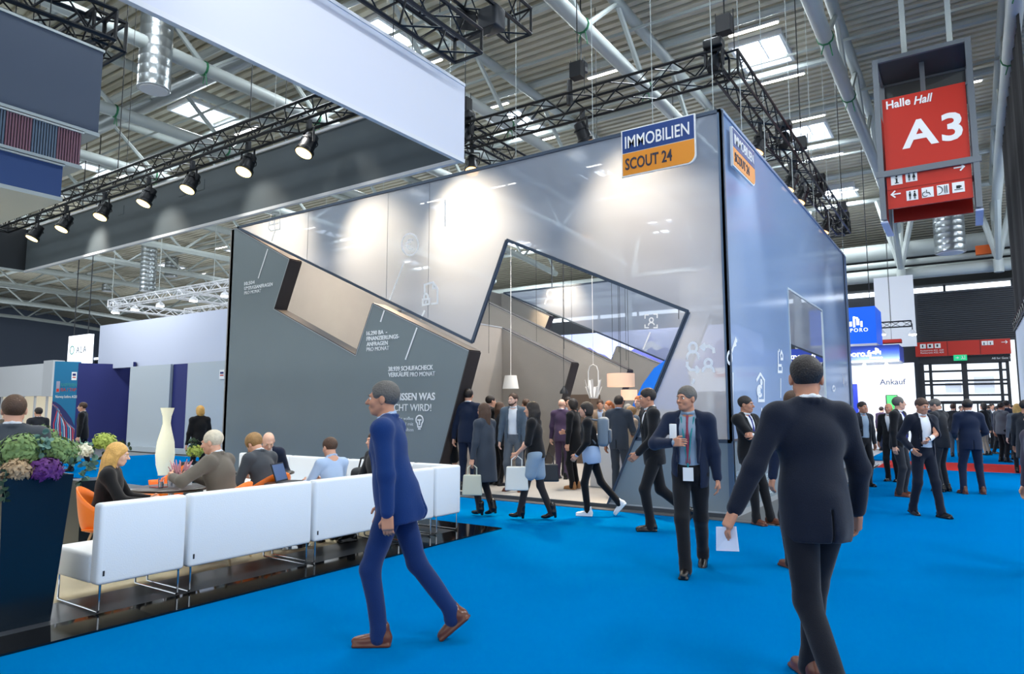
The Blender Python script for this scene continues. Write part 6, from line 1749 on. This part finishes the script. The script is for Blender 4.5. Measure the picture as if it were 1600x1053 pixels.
# grey coat woman
c = gp(758, 806)
pr, pi = person('woman in a long grey coat and black ankle boots walking away towards the booth', c, AWAY + 50, 1.72, .0095, 'a', 'brown', 'long', top='coat', jacket='greyblue', shirt=None, pants='tights', shoes=SH_BLACK, shoe='heel', fem=True, hem=-.42,
       lean=3, lf=(-.06, .06, .10, 0, 0), rf=(.06, -.10, .12, 0, 12), lh=(-.27, .04, .84), rh=(.24, .1, .86), seed=17, eyes=False)
def tote(name, label, top, w, h, m, ang, cat='bag', dep=.10):
    t = wthing(name, label, cat, top); c = Vector(top); a = Vector((math.cos(ang), math.sin(ang), 0)); n = Vector((-a.y, a.x, 0))
    z0 = c.z - .16
    mm = MB(); vs = []
    for (u, d_, z) in ((-.44, -.3, z0), (.44, -.3, z0), (.44, .3, z0), (-.44, .3, z0), (-.5, -.5, z0 - h), (.5, -.5, z0 - h), (.5, .5, z0 - h), (-.5, .5, z0 - h)):
        p = c + a * (u * w) + n * (d_ * dep); vs.append((p.x, p.y, z))
    mm.add(vs, [(0, 1, 2, 3), (7, 6, 5, 4), (0, 4, 5, 1), (1, 5, 6, 2), (2, 6, 7, 3), (3, 7, 4, 0)]); o = mm.build('bag_body', m, t)
    md = o.modifiers.new('soft', 'BEVEL'); md.width = .02; md.segments = 3
    for sgn_ in (-1, 1):
        b0 = c + a * (-.22 * w) + n * (sgn_ * .2 * dep); b1 = c + a * (.22 * w) + n * (sgn_ * .2 * dep)
        MB().tube([(b0.x, b0.y, z0), (b0.x, b0.y, z0 + .10), (c.x, c.y, c.z), (b1.x, b1.y, z0 + .10), (b1.x, b1.y, z0)], .008, 6).build('handle', m, t)
    return t
v = pi['world'] @ pi['wr'][-1]
tote('shopping_bag', 'pale cream bag carried low by the woman in the grey coat', v + Vector((0, 0, -.07)), .30, .30, mat('bag_cream', (205, 208, 192), .6), math.radians(34))
v = pi['world'] @ pi['wr'][-1]
# woman with black top and pale blue skirt
c = gp(838, 812)
pr, pi = person('dark-haired woman in a black top, pale blue skirt and black boots walking left', c, LEFT - 16, 1.74, .0095, 'a', 'dark', 'long', top='blouse', jacket='black', shirt=None, skirt=('paleblue', .62), pants='tights', shoes=SH_BLACK, shoe='heel', fem=True,
       lean=5, lf=(-.06, .24, .10, 0, -4), rf=(.06, -.22, .11, 0, 8), lh=(-.16, .26, .98), rh=(.24, .02, .86), seed=18)
v = pi['world'] @ pi['wr'][-1]
tote('tote_bag', 'white tote bag held in front by the woman in the pale blue skirt', v + Vector((0, 0, -.02)), .34, .34, mat('tote_white', (222, 224, 220), .7), math.radians(34))
v = pi['world'] @ pi['wr'][1]
tote('handbag', 'black handbag on the far arm of the woman in the pale blue skirt', v + Vector((.12, .10, .08)), .30, .26, mat('bag_black', (24, 30, 38), .4), math.radians(34))
# backpack walker
c = gp(925, 806)
pr, pi = person('dark-haired person in black with a grey backpack and white sneakers walking left', c, LEFT - 12, 1.74, .0095, 'a', 'dark', 'bob', top='suit', jacket='black', shirt='lightblue', pants='black', shoes=SH_WHITE, shoe='sneaker', fem=True, hem=-.10,
       lean=6, lf=(-.05, .06, .086, 0, 0), rf=(.06, -.42, .20, 0, 48), lh=(-.2, .2, .95), rh=(.22, -.05, .84), seed=19, untuck=True)
Mw = pi['world']; cc = Mw @ (pi['chest'] + Vector((0, -.215, .0)))
t = thing('backpack', 'light grey backpack on the back of the person in white sneakers', 'backpack', cc, math.radians(LEFT - 12))
m = MB(); m.rbox(-.15, -.09, -.22, .15, .075, .22, .06, 4); m.build('bag_body', mat('backpack_grey', (112, 126, 140), .8, bump=.3, bscale=80), t)
MB().rbox(-.11, -.13, -.17, .11, -.08, .04, .03, 3).build('front_pocket', mat('backpack_grey2', (92, 104, 118), .8), t)
for sx_ in (-.09, .09): MB().tube([(sx_, .07, .17), (sx_ * 1.2, .20, .19), (sx_ * 1.3, .28, .02), (sx_ * 1.2, .10, -.18)], .016, 6).build('strap', mat('backpack_grey2', (92, 104, 118), .8), t)

# people inside the booth
FZ = .07
def ph(px, py, hgt): v = at_z(px, py, hgt + FZ); return (v.x, v.y, FZ)
def stand(label, px, py, hgt, face, **k):
    p = ph(px, py, hgt); k.setdefault('res', .013); return person(label, p, face, hgt, **k)
def ray_at(px, dist, z=FZ):
    v = ray(px, 632); d = Vector((v[0], v[1], 0)).normalized() * dist; return (d.x, d.y, z)
person('bearded man in a grey jacket and trousers facing the viewer in the booth entrance', ray_at(803, 13.0), TOW - 14, 1.86, .011, 'c', 'brown', 'receding', jacket='slate', shirt='white', pants='grey', shoes=SH_BROWN, beard=True, open_=True, lh=(-.22, .12, .88), head=(-22, 0), seed=21,
       lf=(-.12, .04, .085, 14, 0), rf=(.11, -.03, .085, -14, 0))
person('tall man in a navy suit seen from behind at the left of the booth entrance', ray_at(731, 13.2), AWAY - 10, 1.95, .012, 'a', 'dark', 'short', jacket='navy', pants='navy', seed=22, eyes=False, rh=(.2, .2, 1.02))
person('blonde woman in a grey-mauve jacket and black skirt beside the slanted wall edge', ray_at(702, 13.6), AWAY - 30, 1.70, .013, 'a', 'blond', 'bob', top='coat', jacket='mauve', shirt=None, skirt=('black', .8), pants=None, shoe='heel', fem=True, seed=23, eyes=False)
person('man with a dark cap-like haircut half hidden behind the woman in the grey coat', ray_at(764, 14.2), RIGHT + 30, 1.84, .014, 'a', 'dark', 'short', jacket='black', pants='black', seed=24)
person('woman with long brown hair standing behind the woman in the grey coat', ray_at(779, 13.9), AWAY - 60, 1.70, .014, 'a', 'brown', 'long', top='coat', jacket='charcoal', shirt=None, pants='black', fem=True, seed=25, eyes=False)
person('man partly hidden behind the bearded man in the booth', ray_at(823, 15.0), AWAY + 30, 1.78, .016, 'a', 'brown', 'short', jacket='navy', pants='navy', seed=26)
person('bald man in a purple suit inside the booth', ray_at(877, 15.2), AWAY - 24, 1.78, .013, 'c', 'sandy', 'bald', jacket='purple', pants='purple', seed=27, eyes=False, rh=(.15, .25, 1.1))
person('man with dark hair facing out behind the bald man', ray_at(887, 16.0), TOW + 10, 1.84, .015, 'a', 'dark', 'short', jacket='charcoal', pants='charcoal', seed=28)
person('person in a long black coat and tan shoes behind the backpack walker', ray_at(897, 13.4), AWAY + 60, 1.76, .012, 'a', 'dark', 'bob', top='coat', jacket='black', shirt=None, pants='black', shoes=SH_TAN, hem=-.22, seed=29, rh=(.15, .25, 1.1))
person('smiling man in a light jacket in the middle of the booth', ray_at(938, 17.0), TOW - 10, 1.78, .015, 'a', 'brown', 'short', jacket='beige', shirt='lightblue', pants='charcoal', seed=30)
person('woman with a ginger ponytail inside the booth', ray_at(953, 15.6), LEFT + 30, 1.74, .014, 'a', 'ginger', 'pony', top='coat', jacket='brown', shirt=None, pants='black', fem=True, seed=31)
person('black-haired man in a dark suit, back turned, before the slanted frame', ray_at(966, 12.35, FZ), AWAY - 30, 1.80, .0105, 'b', 'dark', 'short', jacket='greyblue', shirt='lightblue', pants='greyblue', seed=32, eyes=False, rh=(.14, .34, 1.08), lf=(-.08, 0, .085, 8, 0), rf=(.08, .03, .085, -6, 0))
person('red-haired man at the right of the booth opening', ray_at(1000, 15.0), LEFT + 40, 1.84, .014, 'c', 'ginger', 'short', jacket='charcoal', shirt='beige', pants='charcoal', seed=33)
person('grey-suited man with his back turned beside the red-haired man', ray_at(982, 14.4), AWAY + 12, 1.66, .014, 'a', 'grey', 'short', jacket='slate', pants='grey', seed=34, eyes=False)
person('short woman with curly sandy hair beside the slanted frame', ray_at(988, 13.4), LEFT + 10, 1.60, .013, 'a', 'sandy', 'volume', top='coat', jacket='beige', shirt=None, pants='black', fem=True, seed=35)

# right-hand aisle
person('man in a dark jacket and white shirt beside the shoulder of the large man', gp(1352, 760), TOW + 12, 1.78, .012, 'b', 'dark', 'short', jacket='charcoal', shirt='paleblue', pants='black', seed=41, open_=True)
person('man with glasses in a black suit and white shirt looking to the right', gp(1409, 775), TOW + 40, 1.86, .0105, 'a', 'salt', 'receding', jacket='black', shirt='white', tie='tie_blue', pants='charcoal', shoes=SH_BROWN, glasses=True, seed=42, head=(40, 0), open_=True, fat=1.05)
person('bald man half hidden behind the man with glasses', gp(1396, 752), TOW - 50, 1.76, .014, 'b', 'sandy', 'bald', jacket='black', pants='black', seed=43)
c = gp(1448, 806)
person('man in a white shirt and open navy jacket walking towards the viewer, hand raised', c, TOW + 6, 1.80, .010, 'b', 'brown', 'short', jacket='deepnavy', shirt='white', pants='deepnavy', open_=True, seed=44, lean=2,
       rf=(.10, -.16, .10, -8, 14), lf=(-.10, .18, .085, 6, 0), lh=(.12, .30, 1.14), rh=(.26, .12, 1.00), lel=(-1, .1, -.4), lcurl=.3, head=(0, 12))
person('grey-haired man in a dark suit with bowed head beside the walking man', gp(1476, 768), LEFT - 60, 1.84, .011, 'a', 'salt', 'short', jacket='charcoal', pants='charcoal', seed=45, head=(20, 22), lh=(-.1, .28, 1.05), rh=(.1, .28, 1.05))
person('man in a navy suit seen from behind standing alone right of the aisle', gp(1522, 772), AWAY - 14, 1.82, .010, 'b', 'dark', 'short', jacket='navy', pants='navy', shoes=SH_BROWN, seed=46, eyes=False, lh=(-.18, .22, 1.05), rh=(.18, .22, 1.05), lf=(-.16, .0, .085, 12, 0), rf=(.16, .03, .085, -12, 0), fat=1.08)
person('man in a dark suit behind the man with bowed head, facing away', gp(1494, 714), AWAY - 40, 1.80, .015, 'a', 'brown', 'short', jacket='charcoal', pants='grey', seed=47, eyes=False)
person('man in a grey suit looking right at the edge of the crowd', gp(1569, 722), RIGHT + 10, 1.82, .014, 'b', 'dark', 'short', jacket='grey', pants='black', seed=48, rh=(.12, .26, 1.0))
person('tall man in a dark suit behind the grey suit at the right edge', gp(1578, 718), RIGHT + 30, 1.90, .015, 'b', 'dark', 'short', jacket='navy', pants='black', seed=49)
person('woman with long blond hair at the right edge of the crowd', ray_at(1589, 21.5, 0), AWAY - 30, 1.76, .015, 'c', 'blond', 'long', top='coat', jacket='grey', shirt=None, pants='black', fem=True, seed=50, eyes=False)
person('man in a black coat cut by the right edge behind the blond woman', ray_at(1600, 16.5, 0), AWAY - 70, 1.80, .014, 'b', 'dark', 'short', top='coat', jacket='charcoal', shirt=None, pants='black', seed=51, hem=-.3)
person('person with long brown hair and a dark coat cut off by the right edge', ray_at(1622, 8.6, 0), LEFT, 1.66, .012, 'a', 'sandy', 'long', top='coat', jacket='mauve', shirt=None, pants='tights', fem=True, seed=52, hem=-.30)
# distant crowd in front of the doors
rn = random.Random(9)
far_specs = [(1349, 24, 'black', 'short'), (1376, 30, 'purple', 'short'), (1388, 33, 'navy', 'short'), (1426, 34, 'charcoal', 'bob'), (1456, 36, 'navy', 'short'), (1500, 37, 'black', 'short'), (1512, 33, 'deepnavy', 'short'), (1538, 29, 'black', 'bob'), (1549, 34, 'midgrey', 'short'), (1556, 30, 'navy', 'short'), (1562, 36, 'black', 'short'), (1545, 38, 'charcoal', 'short'), (1468, 39, 'black', 'short'), (1580, 33, 'black', 'short'), (1440, 29, 'brown', 'short')]
descr = ['behind the shoulder of the large man', 'left of the bald head', 'beside the green screen', 'just right of the man with glasses', 'between the two front men by the doors', 'left of the navy back at the doors', 'right behind the dark suit at the doors', 'in beige trousers stepping right', 'among the crowd by the right door', 'standing under the right door jamb', 'deepest in the crowd at the right', 'farthest small figure before the doors', 'tiny figure at the middle of the doors', 'beside the white wall at the right', 'behind the raised hand of the walking man']
for k, ((px, dist, jk, stl), ds) in enumerate(zip(far_specs, descr)):
    beige = k == 7
    person('distant %s ' % ('woman' if stl == 'bob' else 'man') + ds, ray_at(px, dist, 0), rn.choice([AWAY, TOW, LEFT, RIGHT]) + rn.uniform(-30, 30), rn.uniform(1.70, 1.86), .022, rn.choice('abc'), rn.choice(['dark', 'brown', 'salt', 'blond']), stl, jacket=jk,
           pants='beige' if beige else rn.choice(['black', 'charcoal', 'navy']), seed=60 + k, eyes=False, fem=stl == 'bob', lf=(-.1, .15 if k % 3 == 0 else 0, .085, 0, 0), rf=(.1, -.12 if k % 3 == 0 else 0, .09, 0, 0), group='distant crowd before the doors')

# lounge and left side
SIT = dict(pelvis=(0, 0, .52), lf=(-.12, .44, .085, 4, 0), rf=(.12, .42, .085, -4, 0), lh=(-.18, .34, .68), rh=(.18, .34, .68))
def sit(**k):
    d = dict(SIT); d.update(k); return d
LZ = .012
p44 = (-7.20, 3.48, LZ)
shell_chair('orange shell chair of the blonde woman', p44, RIGHT * math.pi / 180 + .35)
person('woman with long blond hair in a black jacket seated in an orange chair', p44, RIGHT + 20, 1.72, .009, 'c', 'blond', 'long', top='coat', jacket='black', shirt=None, pants='black', fem=True, hem=-.03, seed=71, **sit(pelvis=(0, -.02, .50), lean=8, head=(0, 8), lh=(-.14, .40, .70), rh=(.14, .42, .70)))
p45 = (-6.58, 4.40, LZ)
person('grey-haired man in a brown-grey jacket seated with his back to the viewer', p45, LEFT - 6, 1.86, .009, 'a', 'white', 'short', jacket='brown', shirt='white', pants='charcoal', seed=72, fat=1.10, **sit(pelvis=(0, 0, .52), lean=14, head=(6, 6), lh=(-.24, .44, .86), rh=(.12, .42, .82), lel=(-1, -.4, -.4)))
shell_chair('orange shell chair under the grey-haired man', p45, math.radians(LEFT - 6))
p46 = (-7.20, 5.36, LZ)
shell_chair('orange shell chair of the man in the grey suit with bowed head', p46, math.radians(AWAY + 62))
person('man in a grey suit with curly sandy hair, seated with bowed head', p46, AWAY + 62, 1.80, .0095, 'a', 'sandy', 'volume', jacket='midgrey', shirt='white', pants='midgrey', seed=73, **sit(pelvis=(0, -.02, .52), lean=20, head=(6, 30), lh=(-.16, .40, .74), rh=(.14, .42, .74)))
p47 = (-8.35, 6.15, LZ)
person('bald man in a dark navy suit seated behind the man in the grey suit', p47, TOW + 30, 1.80, .012, 'c', 'sandy', 'bald', jacket='navy', pants='navy', seed=74, **sit(pelvis=(0, 0, .52), lean=22, head=(0, 28)))
p48 = (-6.22, 5.55, LZ)
person('boy with short brown hair in a light blue shirt using a laptop', p48, LEFT - 38, 1.66, .0095, 'a', 'brown', 'short', top='shirt', shirt='lightblue', pants='navy', seed=75, **sit(pelvis=(0, .0, .55), lean=8, head=(0, 10), lh=(-.14, .42, .78), rh=(.14, .42, .78)))
p49 = (-6.30, 6.35, LZ)
person('woman with brown hair in a dark jacket seated behind the blue-suited man', p49, LEFT + 40, 1.72, .011, 'a', 'brown', 'long', top='coat', jacket='charcoal', shirt=None, pants='black', fem=True, hem=-.03, seed=76, **sit(pelvis=(0, 0, .55), lean=6))
shell_chair('empty orange shell chair beyond the round table', (at_z(262, 755, .6).x, at_z(262, 755, .6).y, LZ), math.radians(TOW - 50))
# laptop
t = wthing('laptop', 'open dark laptop in front of the boy in the light blue shirt', 'laptop', (p48[0] - .5, p48[1] - .2, .72))
h0 = math.radians(LEFT - 6); f0 = Vector((-math.sin(h0), math.cos(h0), 0)); r0 = Vector((math.cos(h0), math.sin(h0), 0)); b0 = Vector((p48[0], p48[1], .74)) + f0 * .40
M_LAP = mat('laptop_dark', (34, 40, 50), .4, .3)
MB().prism([b0 - r0 * .16, b0 + r0 * .16, b0 + r0 * .16 + f0 * .23, b0 - r0 * .16 + f0 * .23], (0, 0, .015)).build('base', M_LAP, t)
bb = b0 + f0 * .23 + Vector((0, 0, .015)); ud = (f0 * .35 + Vector((0, 0, 1))).normalized() * .22
MB().prism([bb - r0 * .16, bb + r0 * .16, bb + r0 * .16 + ud, bb - r0 * .16 + ud], f0 * .008).build('lid', M_LAP, t)
MB().prism([bb - r0 * .145 + ud * .08 - f0 * .002, bb + r0 * .145 + ud * .08 - f0 * .002, bb + r0 * .145 + ud * .94 - f0 * .002, bb - r0 * .145 + ud * .94 - f0 * .002], -f0 * .001).build('display', mat('laptop_display', (70, 96, 140), .3, emit=.25), t)
T3 = Vector((b0.x, b0.y, LZ)) + f0 * .12; table('small round table under the laptop', T3, .30)
# black bag on the bench
t = wthing('shoulder_bag', 'black shoulder bag lying behind the laptop on the far bench', 'bag', (-6.9, 6.75, .46)); m = MB(); m.rbox(-7.15, 6.62, .46, -6.75, 6.9, .80, .08, 4); m.build('bag_body', M_DARK, t)
MB().tube([(-7.1, 6.76, .76), (-7.05, 6.76, .92), (-6.9, 6.76, .96), (-6.8, 6.76, .78)], .012, 6).build('strap', M_DARK, t)
# standing man at the far left, pink-shirted bald man, walkers by the wall
person('brown-haired man in a grey jacket standing with his back turned above the planter', ray_at(22, 6.6, 0), AWAY + 30, 1.74, .010, 'a', 'brown', 'short', jacket='midgrey', shirt='white', pants='charcoal', seed=81, eyes=False, fat=1.10, lh=(-.2, .2, 1.05), rh=(.2, .2, 1.05))
person('bald bearded man in a pink shirt seated beyond the planter', (ray_at(96, 12.2)[0], ray_at(96, 12.2)[1], 0), LEFT + 60, 1.80, .014, 'c', 'sandy', 'bald', top='shirt', shirt='pink', pants='charcoal', seed=82, **sit(lean=24, head=(0, 4), lh=(-.05, .34, 1.0)))
t = thing('stool', 'pale cube stool under the man in the pink shirt', 'stool', (ray_at(96, 12.2)[0], ray_at(96, 12.2)[1], 0)); MB().rbox(-.22, -.22, 0, .22, .22, .40, .02).build('seat', M_WHITEP, t)
person('man in a black suit walking in front of the navy wall', ray_at(132, 21.0, 0), LEFT + 20, 1.80, .018, 'a', 'brown', 'short', jacket='black', pants='black', seed=83, lf=(-.08, .2, .085, 0, 0), rf=(.08, -.2, .1, 0, 20))
person('woman with short blond hair in black before the pale grey wall', ray_at(314, 16.2, 0), AWAY + 40, 1.70, .016, 'a', 'blond', 'bob', top='coat', jacket='black', shirt=None, pants='black', fem=True, seed=84, eyes=False, hem=-.1)
for k, (px, dist, jk) in enumerate(((10, 15, 'brown'), (62, 19, 'charcoal'), (-12, 12, 'black'))):
    person(['distant person in brown at the far left stand', 'distant person behind the standing man', 'dark person cut off by the left edge'][k], ray_at(px, dist, 0), AWAY + 60 * k, 1.66, .020, 'a', 'dark', 'short', jacket=jk, pants='black', seed=90 + k, eyes=False)
